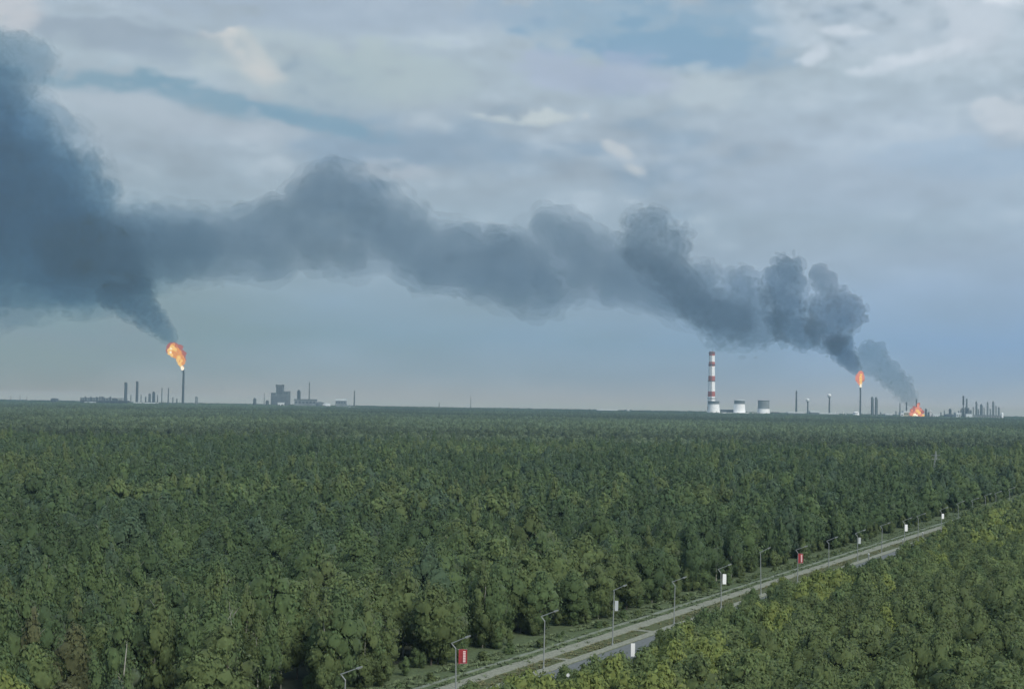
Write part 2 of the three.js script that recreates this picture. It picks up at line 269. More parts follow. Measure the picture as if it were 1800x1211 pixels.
let sd = 100;
for (const k of Object.values(KINDS)) {
  k.crowns = []; k.light = []; k.trunks = [];
  for (let i = 0; i < k.n; i++) { k.crowns.push(crownGeo(sd += 7, { ...k.o, leaves: k.near })); k.light.push(crownGeo(sd, { ...k.o, leaves: k.far, leaf: k.o.leaf * 1.7 })); k.trunks.push(trunkGeo(sd, k.o.height * 0.93, k.r, 5)); }
}
const TINTS = {                                                   // albedo of the foliage, a word for it
  deep: [0.054, 0.088, 0.040, 'dark green'], mid: [0.071, 0.110, 0.046, 'mid green'], olive: [0.083, 0.116, 0.047, 'olive green'], light: [0.092, 0.130, 0.052, 'light green'], blue: [0.058, 0.094, 0.054, 'bluish green'], brown: [0.080, 0.092, 0.044, 'brownish'], lime: [0.132, 0.170, 0.052, 'yellow-green'],
};
for (const t of Object.values(TINTS)) t.m = leafMat(t[0], t[1], t[2]);

const trees = [], TR = rngOf(77);
function addTree(x, d, kind, size, tint) { trees.push({ x, d, kind, v: Math.floor(TR() * KINDS[kind].n), size, turn: TR() * 6.283, sy: 0.92 + 0.16 * TR(), tint, wide: kind === 'young' ? 1.12 : kind === 'pointed' ? 1.08 : 1.12 + 0.3 * TR() }); }
for (let d = 118; d < 1230; d += 0) {                             // the forest left of the road
  const gap = 6.6; d += gap * 0.86;
  const half = d * 0.37 + 26;
  for (let x = -half; x < half; x += gap) {
    const px = x + (TR() - 0.5) * 9, pd = d + (TR() - 0.5) * 9, u = roadU(px, pd);
    const a = fbm(px / 38, pd / 38, 1.5, 3), b = fbm(px / 17 + 40, pd / 17, 4.5, 2), r = TR();
    const tone = a * 0.8 + b * 0.4 + 0.95 * fbm(px / 150, pd / 110, 6.5, 2) + (r - 0.5) * 0.5, tint = tone < -0.24 ? 'deep' : tone < 0.02 ? (b > 0.1 ? 'blue' : 'deep') : tone < 0.26 ? 'mid' : tone < 0.44 ? 'olive' : 'light';
    if (TR() < 0.1 + 0.25 * sstep(0.25, 0.6, fbm(px / 24, pd / 30, 12.5, 2))) continue;
    if (u < -16.8 + 2 * fbm(px / 6, pd / 6, 8, 2)) {
      const kind = r < (pd < 250 ? 0.3 : 0.36) ? 'birch' : r < (pd < 250 ? 0.84 : 0.54) ? 'pointed' : 'round', edge = sstep(-40, -16, u);
      const brown = Math.hypot(px + 57, (pd - 204) * 0.7) < 8.5 && TR() < 0.7;
      addTree(px, pd, kind, (0.52 + 0.44 * TR() + 0.34 * TR() * TR() + 0.26 * a + 0.14 * b) * (1 - 0.1 * edge * TR()), brown ? 'brown' : tint);
      if (u > -26) for (let q = 0; q < 4; q++) { const ex = px + (TR() - 0.5) * 7, ed = pd + (TR() - 0.5) * 7, eu = roadU(ex, ed); if (eu < -15.2) addTree(ex, ed, 'young', 0.25 + 0.4 * TR(), TR() < 0.4 ? 'mid' : 'olive'); }
    } else if (u > 40 + 6 * a) {
      addTree(px, pd, r < 0.5 ? 'birch' : 'round', (0.62 + 0.24 * TR()) * (0.85 + 0.2 * sstep(40, 90, u)), tone < -0.25 ? 'mid' : tone < 0.3 ? 'olive' : 'light');
    }
  }
}
for (let d = 130; d < 900; d += 0) {                              // the young thicket right of the road
  const gap = d < 380 ? 3.6 : 3.9; d += gap * 0.87;
  for (let u = 9; u < 52; u += gap) {
    const s = (d - P0[1]) / DIR[1] + (TR() - 0.5) * 1.6 + u * 0.5, q = u + (TR() - 0.5) * 1.6, p = road(s, q), x = p.x, pd = -p.z;
    if (Math.abs(x) > pd * 0.37 + 15 || pd < 110) continue;
    const a = fbm(x / 22, pd / 22, 2.5, 3), r = TR(), open = 11.2 - 1.6 * sstep(200, 330, s) + 3 * fbm(s / 13, 7.7, 0.3, 3);
    if (q < open || (q > 40 + 6 * a && TR() < 0.75)) continue;
    { const k = seen(v3(x, 7, -pd)); if (q < 48 && ((k[0] > 1015 && k[0] < 1146 && k[1] < 1180) || (k[0] > 915 && k[0] < 990 && k[1] < 1200))) continue; }
    const tone = a + (r - 0.5) * 0.7;
    addTree(x, pd, 'young', (0.66 + 0.46 * TR() + 0.2 * a) * lerp(0.34 + 0.34 * sstep(190, 330, s) + 0.4 * sstep(-0.25, 0.25, fbm(s / 15, 3.3, 0.7, 2)), 1.1, sstep(10, 30, q)), tone < -0.36 ? 'mid' : tone < -0.1 ? 'olive' : tone < 0.24 ? 'light' : 'lime');
  }
}
{ // the bright bush in the lower left corner
  for (const [x, y, k] of [[8, 1195, 0.75], [30, 1215, 0.7]]) { const p = at(x, y, 166); addTree(p.x, 166, 'birch', (EYE - (EYE - p.y)) / 15, 'lime'); }
}
// which trees show: nearest first, inside the frame
const inFrame = (t) => { const p = seen(v3(t.x, KINDS[t.kind].o.height * t.size, -t.d)); return p[0] > -12 && p[0] < 1812 && p[1] < 1225; };
trees.sort((p, q) => p.d - q.d);
const SHAPES = { birch: 'drooping birch', pointed: 'slim pointed birch', round: 'round-topped tree', young: 'young bushy tree' };
function whereLeft(x, y) {
  const row = y > 1105 ? 'at the bottom edge' : y > 1000 ? 'near the front of the forest' : 'deeper in the forest';
  return row + ', ' + (x < 150 ? 'in the left corner' : x < 290 ? 'below the dark chimneys' : x < 430 ? 'straight below the left flare' : x < 560 ? 'straight below the tower block' : x < 700 ? 'behind the lowest street lamp' : x < 880 ? 'behind the nearest red banner' : x < 1010 ? 'behind the second street lamp' : 'behind the grey banner');
}
function whereRight(x, y, u) {
  const row = u < 24 ? 'beside the road' : y > 1120 ? 'at the bottom edge' : 'amid the thicket';
  return row + ', ' + (x < 1130 ? 'left of the white panel sign' : x < 1260 ? 'below the grey banner' : x < 1370 ? 'below the largest white banner' : x < 1480 ? 'below the farther red banner' : x < 1600 ? 'below the small white banner' : x < 1710 ? 'below the farthest banner' : 'at the right edge');
}
const NAMES = { birch: 'birch_tree', pointed: 'pointed_birch_tree', round: 'broadleaf_tree', young: 'young_tree' };
let nLeft = 0, nRight = 0; const rest = [];
for (const t of trees) {
  const right = roadU(t.x, t.d) > 8;
  if (!inFrame(t) || (right ? nRight >= 295 : nLeft >= 295) || (!right && t.kind === 'young')) { rest.push(t); continue; }
  right ? nRight++ : nLeft++;
  const K = KINDS[t.kind], q = seen(v3(t.x, K.o.height * t.size * 0.8, -t.d)), label = `${TINTS[t.tint][3]} ${SHAPES[t.kind]} ${right ? whereRight(q[0], q[1], roadU(t.x, t.d)) : whereLeft(q[0], q[1])}`;
  const o = thing(NAMES[t.kind], label, t.kind === 'round' || t.kind === 'young' ? 'tree' : 'birch tree', v3(t.x, 0, -t.d), t.turn, (right ? 'thicket: ' : 'forest: ') + label); o.scale.set(t.size * t.wide, t.size * t.sy, t.size * t.wide);
  part('crown', K.crowns[t.v], TINTS[t.tint].m, o); part('trunk', K.trunks[t.v], K.bark, o);
}
{ // bare pale birch trunks showing among the crowns
  const spots = [[478, 990, 'deep in the forest below the tower block'], [404, 1056, 'below the right end of the process block']];
  const R = rngOf(303);
  spots.forEach(([x, y, w], i) => { const h = 15.5, d = (EYE - h) * FOCAL / (y - (691 + x / 60)), p = at(x, y, d), o = thing('bare_birch', 'bare pale birch trunk ' + w, 'birch tree', v3(p.x, 0, -d), R() * 6); part('trunk', trunkGeo(810 + i, h, 0.15, 2), birchBark, o); o.rotation.z = (R() - 0.5) * 0.12; for (let k = 0; k < 3; k++) { const b = h * (0.6 + 0.12 * k), a = R() * 6.283; part('limb', bar(v3(0, b, 0), v3(Math.cos(a) * 1.0, b + 1.3, Math.sin(a) * 1.0), 0.04, 0.02, 5), birchBark, o); } });
}
{ // everything farther: one forest
  const forest = new THREE.Group(); forest.name = 'forest'; tag(forest, 'dense green forest stretching from the road to the horizon', 'forest', null, 'stuff'); scene.add(forest);
  const M = new THREE.Matrix4(), Q = new THREE.Quaternion(), white = leafMat(1, 1, 1), C = new THREE.Color(), R = rngOf(5), UP = v3(0, 1, 0);
  function lot(name, geo, material, list, tinted) {
    if (!list.length) return;
    const im = new THREE.InstancedMesh(geo, material, list.length); im.name = name; im.userData.kind = 'stuff'; im.castShadow = im.receiveShadow = true;
    list.forEach((t, i) => { M.compose(v3(t.x, t.y ?? 0, -t.d), Q.setFromAxisAngle(UP, t.turn), v3(t.size * (t.wide ?? 1), t.size * t.sy, t.size * (t.wide ?? 1))); im.setMatrixAt(i, M); if (tinted) { const c = t.rgb ?? TINTS[t.tint], k = 0.86 + 0.28 * R(); im.setColorAt(i, C.setRGB(c[0] * k, c[1] * k, c[2] * k)); } });
    forest.add(im);
  }
  for (const [kind, K] of Object.entries(KINDS)) for (let v = 0; v < K.n; v++) {
    const mine = rest.filter((t) => t.kind === kind && t.v === v), near = mine.filter((t) => t.d < 430), far = mine.filter((t) => t.d >= 430);
    lot('crown', K.crowns[v], white, near, true); lot('crown', K.light[v], white, far, true); lot('trunk', K.trunks[v], K.bark, near, false);
  }
  // far stands: plots of many trees
  const plots = [];
  for (let v = 0; v < 4; v++) {
    const G = [], S = 60, RR = rngOf(900 + v);
    for (let i = 0; i < 74; i++) {
      const h = 10 + 7 * RR() * RR() + 2 * RR(), w = 0.75 + 0.75 * RR(), g = crownGeo(3000 + v * 500 + i, { height: h, bare: 0.35, radius: 5.0 * w, shape: RR() < 0.2 ? 0.75 : 1.2, lobe: 2.8 * w, lobes: 9, tall: 1.05, leaves: 120, leaf: 0.75, droop: 0.3 });
      g.translate((RR() - 0.5) * S * 1.1, 0, (RR() - 0.5) * S * 1.1); const c = g.attributes.color, k = 0.72 + 0.56 * RR(); for (let j = 0; j < c.array.length; j++) c.array[j] *= k; G.push(g);
    }
    plots.push(mergeGeometries(G));
  }
  const lists = [[], [], [], []], spots = [];
  for (let d = 1245; d < 8300; d += 54) for (let x = -d * 0.39 - 40; x < d * 0.39 + 40; x += 54) {
    if (d > 5980 && d < 6260 && (x < -850 || x > 640)) continue;   // the cleared ground of the plants
    if (Math.abs(roadU(x, d) - 5) < 34 && d < 1500) continue;
    const a = fbm(x / 420, d / 260, 3.3, 4), b = fbm(x / 1500, d / 700, 9.1, 2), k = 1.04 + 0.75 * a + 0.45 * b;
    lists[Math.floor(R() * 4)].push({ x: x + (R() - 0.5) * 8, d: d + (R() - 0.5) * 8, y: sinks(d) - 0.5, turn: Math.floor(R() * 4) * Math.PI / 2, size: 1, sy: 0.9 + 0.16 * R() + 0.2 * a, rgb: [0.073 * k, 0.102 * k, 0.056 * k] });
  }
  lists.forEach((l, v) => lot('crown', plots[v], white, l, true));
}
{ // grass tufts and weeds on the verge
  const R = rngOf(41), pos = [];
  for (let i = 0; i < 22; i++) { const a = R() * 6.283, r = R() * 0.3, x = Math.cos(a) * r, z = Math.sin(a) * r, h = 0.18 + 0.3 * R(), b = a + (R() - 0.5), w = 0.07, l = 0.3 + 0.35 * R(); pos.push(x + Math.sin(b) * w, 0.03, z - Math.cos(b) * w, x - Math.sin(b) * w, 0.03, z + Math.cos(b) * w, x + Math.cos(b) * l, h, z + Math.sin(b) * l); }
  const g = new THREE.BufferGeometry(); g.setAttribute('position', new THREE.Float32BufferAttribute(pos, 3)); g.computeVertexNormals(); { const n = g.attributes.normal; if (n.getY(0) < 0) { const p = g.attributes.position.array; for (let k = 0; k < p.length; k += 9) for (let c = 0; c < 3; c++) { const t = p[k + c]; p[k + c] = p[k + 3 + c]; p[k + 3 + c] = t; } g.computeVertexNormals(); } }
  const N = 6500, im = new THREE.InstancedMesh(g, mat(1, 1, 1, 1), N), M = new THREE.Matrix4(), C = new THREE.Color(); im.name = 'grass'; tag(im, 'rough green grass and weeds along the road verges', 'grass', null, 'stuff');
  let i = 0; while (i < N) {
    const u = -15.5 + 28 * R(), s = -110 + 640 * Math.pow(R(), 1.5), k = fbm(u / 2.4, s / 6, 2, 3);
    if ((u > -7.3 && u < -4.5 && R() < 0.93) || (u > -1.1 && u < 1.2) || (u > 1 && u < 9.3) || (u > -10.3 && u < -9.2 && R() < 0.6) || k < -0.15) continue;
    const p = road(s, u), z = 0.55 + 0.6 * R() * (u < -10 ? 1.5 : u > -5 && u < 0 ? 0.6 : 1); M.makeRotationY(R() * 6.28).scale(v3(z, z, z)).setPosition(p); im.setMatrixAt(i, M); const c = 0.75 + 0.5 * R(), y = u > -5 && u < 0 ? 1.25 : 0.95; im.setColorAt(i++, C.setRGB(0.14 * c * y, 0.175 * c, 0.085 * c));
  }
  scene.add(im);
}
{ // low shrubs in front of the forest edge
  const R = rngOf(63), geos = [0, 1, 2].map((i) => crownGeo(7000 + i, { height: 1.6, bare: 0.02, radius: 1.0, shape: 0.9, lobe: 0.55, lobes: 9, tall: 0.9, leaves: 420, leaf: 0.17, droop: 0 }));
  for (let i = 0; i < 34; i++) { const s = -30 + i * 9 + R() * 7, u = R() < 0.7 ? -14.2 + 2.6 * R() : -11.5 + R(), o = thing('shrub', 'low green shrub on the grass between forest edge and footpath', 'shrub', road(s, u), R() * 6, 'low shrubs along the forest edge'); const k = 0.55 + 0.7 * R(); o.scale.set(k * 1.2, k, k * 1.2); part('foliage', geos[i % 3], TINTS[R() < 0.5 ? 'mid' : 'olive'].m, o); }
}

// ---------------------------------------------------------------- street lamps and banners
const poleGrey = mat(0.27, 0.295, 0.29, 0.55, { metalness: 0.2 }), lampGlass = mat(0.7, 0.72, 0.7, 0.35), redCloth = mat(0.42, 0.035, 0.045, 0.8, { map: GR }), whiteCloth = mat(0.82, 0.84, 0.84, 0.75), pinkPrint = mat(0.75, 0.5, 0.5, 0.8), greyCloth = mat(0.42, 0.46, 0.48, 0.8);
const lampZ = (px) => 126.1 / (0.5 - (px - 900) / FOCAL);
const ARM = Math.atan2(DIR[0], DIR[1]);
function streetLamp(px, topY, label, group) {
  const d = lampZ(px), top = at(px, topY, d), h = top.y, o = thing('street_lamp', label, 'street lamp', v3(top.x, 0, -d), 0, group), k = h > 9.3 ? 0.25 : 1;
  part('base', cyl(0.22, 0.2, 0.5, 0, 0, 0, 10), poleGrey, o);
  part('pole', cyl(0.13, 0.085, h - 0.5 - 0.75 * k, 0, 0.5, 0, 10), poleGrey, o);
  part('bent_top', bar(v3(0, h - 0.8 * k, 0), v3(-0.62 * k, h, 0.1), 0.1, 0.09, 8), poleGrey, o);
  const e = v3(2.25, h + 1.28, 0.9), st = v3(-0.66 * k, h - 0.02, 0.1), a = st.clone().lerp(e, 0.74); part('arm', bar(st, a, 0.09, 0.06, 8), poleGrey, o);
  const head = part('lamp_head', bar(a, e, 0.15, 0.08, 8), poleGrey, o); part('lens', bar(a.clone().lerp(e, 0.15).add(v3(0.05, -0.09, 0)), a.clone().lerp(e, 0.9).add(v3(0.05, -0.07, 0)), 0.09, 0.05, 6), lampGlass, head);
  o.rotation.z = 0.022 * Math.sin(px * 1.7); o.rotation.x = 0.015 * Math.sin(px * 2.9);
}
function banner(px, y0, y1, w, kind, label) {                     // hangs from brackets on the pole at its left edge
  const d = lampZ(px), p0 = at(px, y0, d), p1 = at(px, y1, d), h = p0.y - p1.y, o = thing('banner', label, 'banner', v3(p0.x, p1.y, -d + 0.1));
  const cloth = kind === 'red' ? redCloth : kind === 'grey' ? greyCloth : whiteCloth, W = w * PX(d), turn = 0.2;
  const g = new THREE.PlaneGeometry(W, h, 4, 6); for (let i = 0; i < g.attributes.position.count; i++) g.attributes.position.setZ(i, 0.06 * Math.sin(g.attributes.position.getX(i) * 3 + g.attributes.position.getY(i) * 2));
  cloth.side = THREE.DoubleSide; part('cloth', g.translate(0.12 + W / 2, h / 2, 0), cloth, o);
  for (const y of [0.02, h - 0.02]) part('bracket', bar(v3(-0.05, y, 0), v3(0.15 + W, y, 0), 0.03, 0.03, 6), poleGrey, o);
  if (kind === 'red') for (let i = 0; i < 7; i++) part('lettering', box(W * 0.3, h * 0.085, 0.02, 0.12 + W * 0.66, h * (0.12 + i * 0.112), 0.075), pinkPrint, o);
  o.rotation.y = turn;
}
const LAMPS = [[605, 1185, 'bare grey street lamp lowest in the photograph, its pole foot out of frame'], [803, 1131, 'grey street lamp carrying the nearest and largest red banner'], [957, 1084, 'bare street lamp between the nearest red banner and the grey banner'], [1078, 1038, 'tallest street lamp, carrying the narrow grey banner'],
  [1186, 1023, 'bare street lamp between the grey banner and the large white banner'], [1269, 1001, 'street lamp carrying the largest white banner'], [1339, 971, 'tall bare street lamp between the largest white banner and the farther red banner'], [1403, 967, 'street lamp carrying the farther, paler red banner'], [1458, 951, 'bare street lamp just past the farther red banner'],
  [1509, 938, 'street lamp carrying the pale grey banner in front of a dark patch of forest'], [1551, 925, 'bare street lamp between the pale grey banner and the small bright white banner'], [1591, 916, 'street lamp carrying the small bright white banner'], [1615, 908, 'bare street lamp just past the small bright white banner'], [1656, 897, 'street lamp carrying the farthest white banner']];
for (const [x, y, l] of LAMPS) streetLamp(x, y, l);
for (const [x, y] of [[1686, 886], [1710, 880], [1733, 872], [1752, 868], [1776, 861]]) streetLamp(x, y, 'tiny bare street lamp past the last banner, towards the right edge', 'farthest street lamps along the road');
banner(805, 1141, 1167, 15, 'red', 'nearest red banner with a pale column of lettering on a lamp');
banner(1080, 1056, 1074, 6, 'grey', 'narrow grey banner on the tallest street lamp');
banner(1270, 1009, 1027, 6.5, 'white', 'largest white banner, on a lamp at the middle of the road');
banner(1403, 973, 990, 9, 'red', 'farther, smaller red banner with a pale column of lettering');
banner(1509, 945, 956, 4.5, 'grey', 'small pale grey banner on a lamp before a dark forest patch');
banner(1591, 922, 934, 5, 'white', 'small bright white banner on a far street lamp');
banner(1656, 903, 912, 4, 'white', 'farthest and smallest white banner along the road');
// signs and posts on the near side of the road
function roadAt(px, py) { const r = ray(px, py), k = EYE / -r.y; return v3(r.x * k, 0, r.z * k); }
{
  const d = 262, a = at(1113, 1131, d), b = at(1113, 1154, d), o = thing('roadside_sign', 'upright white panel sign between the asphalt and the thicket', 'sign', v3(a.x, 0, -d));
  part('post', cyl(0.07, 0.07, a.y - 0.1, 0, 0, -0.08, 8), poleGrey, o); part('panel', box(7 * PX(d), a.y - b.y, 0.08, 0, b.y, 0), whiteCloth, o); part('rim', box(7.6 * PX(d), a.y - b.y + 0.1, 0.05, 0, b.y - 0.05, -0.05), poleGrey, o);
}
for (const [px, y0, y1, d, w, l] of [[1528, 973, 990, 405, 0.42, 'pale upright post at the near pavement, above the thicket'], [1623, 936, 955, 500, 0.4, 'pale upright post near the first crossing far down the road'], [1655, 930, 948, 535, 0.38, 'farthest pale upright post beside the road'], [1588, 948, 972, 470, 0.3, 'grey-green upright post standing at the thicket gap']]) {
  const a = at(px, y0, d), o = thing('sign_post', l, 'post', v3(a.x, 0, -d)); part('post', cyl(w * 0.5, w * 0.42, a.y - 0.12, 0, 0, 0, 8), poleGrey, o); part('cap', cyl(w * 0.6, w * 0.5, 0.12, 0, a.y - 0.12, 0, 8), whiteCloth, o);
}
{
  const d = 360, a = at(1445, 1012, d), o = thing('road_sign', 'small white and red sign peeking out over the thicket', 'sign', v3(a.x, 0, -d));
  part('post', cyl(0.06, 0.06, a.y - 0.3, 0, 0, -0.1, 8), poleGrey, o); part('panel', box(0.75, 1.2, 0.06, 0, a.y - 1.2, 0), whiteCloth, o); part('red_panel', box(1.3, 0.7, 0.06, 0.2, a.y - 2.0, 0.0), mat(0.3, 0.1, 0.09), o);
}
{
  const d = 214, a = at(999, 1187, d), o = thing('round_sign', 'small round white sign shining between the nearest thicket crowns', 'sign', v3(a.x, 0, -d));
  part('post', cyl(0.05, 0.05, a.y - 0.2, 0, 0, -0.05, 8), poleGrey, o); part('disc', new THREE.CylinderGeometry(0.26, 0.26, 0.04, 20).rotateX(Math.PI / 2).translate(0, a.y, 0), whiteCloth, o); part('ring', new THREE.TorusGeometry(0.26, 0.025, 6, 24).translate(0, a.y, 0), poleGrey, o);
}
{ // lattice mast in the middle distance
  const d = 880, a = at(1646, 793, d), H = a.y, o = thing('lattice_mast', 'small pale lattice mast rising out of the forest above the road', 'mast', v3(a.x, 0, -d)), m = mat(0.28, 0.31, 0.31, 0.6), w = 1.3;
  for (const [sx, sz] of [[-1, -1], [1, -1], [1, 1], [-1, 1]]) part('leg', bar(v3(sx * w * 1.5, 0, sz * w * 1.5), v3(sx * 0.15, H, sz * 0.15), 0.14, 0.1, 5), m, o);
  for (let i = 1; i < 7; i++) { const y = H * i / 7, q = w * 1.5 * (1 - i / 7) + 0.15 * i / 7, n = w * 1.5 * (1 - (i - 1) / 7), y0 = H * (i - 1) / 7; part('brace', [bar(v3(-q, y, q), v3(q, y, q), 0.06), bar(v3(-n, y0, n), v3(q, y, q), 0.05), bar(v3(n, y0, n), v3(-q, y, q), 0.05), bar(v3(q, y, q), v3(q, y, -q), 0.06), bar(v3(-q, y, -q), v3(q, y, -q), 0.06)], m, o); }
  for (const y of [0.78, 0.88]) part('crossarm', box(5, 0.2, 0.2, 0, H * y, 0), m, o);
}

// ---------------------------------------------------------------- the plants on the horizon
const D0 = 6040, MP = PX(D0);
const steel = mat(0.14, 0.16, 0.165, 0.7, { map: GR }), darkSteel = mat(0.07, 0.085, 0.09, 0.7, { map: GR }), paleSteel = mat(0.30, 0.33, 0.33, 0.7, { map: GR }), white = mat(0.94, 0.94, 0.92, 0.7), whiteMetal = mat(0.8, 0.82, 0.82, 0.4), red = mat(0.6, 0.13, 0.08, 0.8, { map: GR }), greyWall = mat(0.2, 0.225, 0.225, 0.85, { map: GR }), roofPale = mat(0.62, 0.66, 0.66, 0.8), glassDark = mat(0.04, 0.05, 0.06, 0.2);
const base = (px, depth = D0) => { const p = at(px, 700, depth); return v3(p.x, 0, -depth); }, hAt = (px, py, depth = D0) => at(px, py, depth).y;

// process column: shell, domed head, platforms, ladder
function column(px, topY, wPx, label, { depth = D0, m = darkSteel, rings = 4, group, name = 'process_column', cat = 'column' } = {}) {
  const h = hAt(px, topY, depth), r = wPx * PX(depth) / 2, o = thing(name, label, cat, base(px, depth), 0, group);
  part('shell', cyl(r * 1.04, r * 0.94, h - r, 0, 0, 0, 16), m, o); part('head', new THREE.SphereGeometry(r * 0.94, 16, 8, 0, 6.3, 0, 1.571).translate(0, h - r, 0), m, o); part('skirt', cyl(r * 1.25, r * 1.1, h * 0.1, 0, 0, 0, 16), m, o);
  for (let i = 1; i <= rings; i++) part('platform', cyl(r * 1.45, r * 1.45, Math.max(0.8, r * 0.2), 0, h * (0.25 + 0.68 * i / rings) - r, 0, 16), steel, o);
  part('ladder', box(r * 0.3, h * 0.9, r * 0.3, r * 1.12, 0, r * 0.3), steel, o); return o;
}
function mast(px, topY, wPx, label, { depth = D0, m = darkSteel, group, name = 'mast' } = {}) {
  const h = hAt(px, topY, depth), r = wPx * PX(depth) / 2, o = thing(name, label, name === 'mast' ? 'mast' : 'chimney', base(px, depth), 0, group);
  part('shaft', cyl(r * 1.15, r * 0.7, h * 0.96, 0, 0, 0, 12), m, o); part('tip', cyl(r * 0.5, r * 0.3, h * 0.04, 0, h * 0.96, 0, 8), m, o); part('collar', cyl(r * 1.25, r * 1.25, h * 0.015, 0, h * 0.9, 0, 12), m, o); part('collar', cyl(r * 1.35, r * 1.35, h * 0.015, 0, h * 0.62, 0, 12), m, o); return o;
}
function chimney(px, topY, wPx, label) { const h = hAt(px, topY), r = wPx * MP / 2, o = thing('chimney', label, 'chimney', base(px)); part('shaft', cyl(r * 1.05, r * 0.85, h * 0.95, 0, 0, 0, 16), darkSteel, o); part('crown_ring', cyl(r * 1.2, r * 1.2, h * 0.03, 0, h * 0.93, 0, 16), darkSteel, o); part('mouth', lathe([[r * 0.9, h * 0.95], [r, h], [r * 0.75, h], [r * 0.7, h * 0.95]], 16), steel, o); part('ladder', box(r * 0.3, h * 0.92, r * 0.3, r * 1.05, 0, 0), steel, o); return o; }
// plain works building: walls, roof, windows, door
function building(px0, px1, topY, label, { depth = D0, wall = paleSteel, roof = roofPale, name = 'works_building', windows = 5, group, gable = false, deep = 30 } = {}) {
  const a = base(px0, depth), b = base(px1, depth), w = b.x - a.x, h = hAt((px0 + px1) / 2, topY, depth), o = thing(name, label, 'building', a.clone().lerp(b, 0.5), 0, group), hr = Math.min(6, h * 0.18);
  part('wall', box(w, h - hr, deep), wall, o);
  if (gable) part('roof', new THREE.CylinderGeometry(w / 2 * 1.04, w / 2 * 1.04, deep + 2, 24, 1, false, -Math.PI / 2, Math.PI).rotateX(-Math.PI / 2).scale(1, hr * 2 / w, 1).translate(0, h - hr, 0), roof, o);
  else part('roof', box(w + 2, hr, deep + 2, 0, h - hr, 0), roof, o);
  for (let i = 0; i < windows; i++) part('window', box(w / windows * 0.6, (h - hr) * 0.16, 0.6, -w / 2 + w * (i + 0.5) / windows, (h - hr) * 0.72, deep / 2 + 0.2), glassDark, o);
  return o;
}
// flare stack: riser, tip, guy wires
function flareStack(px, topY, wPx, label, depth = D0) {
  const h = hAt(px, topY, depth), r = wPx * PX(depth) / 2, o = thing('flare_stack', label, 'flare stack', base(px, depth));
  part('riser', cyl(r * 1.3, r * 0.85, h - 6, 0, 0, 0, 14), darkSteel, o); part('tip', cyl(r * 1.1, r * 1.3, 6, 0, h - 6, 0, 14), darkSteel, o); part('platform', cyl(r * 2, r * 2, 1.2, 0, h - 9, 0, 14), steel, o); part('platform', cyl(r * 2, r * 2, 1.2, 0, h * 0.55, 0, 14), steel, o); part('ladder', box(r * 0.5, h - 10, r * 0.5, r * 1.2, 0, 0), steel, o);
  for (let i = 0; i < 3; i++) { const q = i * 2.094 + 0.5; part('guy_wire', bar(v3(0, h * 0.8, 0), v3(Math.cos(q) * h * 0.35, 0, Math.sin(q) * h * 0.35), 0.14, 0.14, 4), steel, o); }
  return o;
}
// --- far left
for (const [x, y] of [[18, 695], [34, 694], [46, 697]]) mast(x, y, 1.0, 'faint thin mast on the horizon at the far left edge', { m: steel, group: 'faint masts at the far left' });
{ const o = building(90, 100, 700, 'low rounded shed on the horizon left of the dark process block', { wall: steel, roof: steel, gable: true, windows: 2 }); }
{ // dark process block with a jagged top
  const a = base(143), b = base(225), w = b.x - a.x, o = thing('process_block', 'long dark refinery block with a jagged top at the left', 'refinery', a.clone().lerp(b, 0.5)), R = rngOf(9), H = hAt(184, 697);
  part('frame', box(w, H * 0.62, 40), darkSteel, o);
  for (let i = 0; i < 26; i++) { const x = -w / 2 + w * (i + 0.5) / 26, fall = i > 17 ? 1 - (i - 17) * 0.06 : 1, h = H * (0.8 + 0.24 * R()) * fall; part('vessel', cyl(w / 62, w / 62, h, x, 0, (R() - 0.5) * 16 + 12, 12), i % 3 ? darkSteel : steel, o); }
  for (let i = 0; i < 5; i++) part('pipe_rack', box(w * 0.98, 1.6, 2.4, 0, H * (0.5 + 0.08 * i), 22 - i * 3), steel, o);
  for (let i = 0; i < 9; i++) part('lattice_post', box(1.6, H * 0.9, 1.6, -w / 2 + w * i / 8, 0, 22.5), steel, o);
}
building(150, 166, 706.4, 'long low pale shed in front of the dark process block', { depth: 6000, windows: 4, name: 'shed' });
building(236, 276, 707.4, 'longest low pale shed between the chimneys and the flare stack', { depth: 6000, windows: 6, name: 'shed' });
chimney(219.5, 672, 5, 'left of the two dark thick chimneys rising from the process block'); chimney(239.5, 670, 4.2, 'right of the two dark thick chimneys, beside the process block');
column(262, 691, 4, 'pale stout column left of the thin twin masts', { m: steel }); column(269, 688, 4.6, 'dark stout column next to the pale one, by the twin masts');
mast(283.5, 681, 2, 'left of the thin twin masts before the left flare stack', { m: steel }); mast(295, 681, 2.6, 'right of the thin twin masts, nearest the left flare stack', { m: steel });
flareStack(320.5, 650, 3.2, 'tall dark flare stack at the left with a large orange flame');
column(344.5, 696, 4, 'small pale column standing alone right of the left flare stack', { m: paleSteel, rings: 2 });
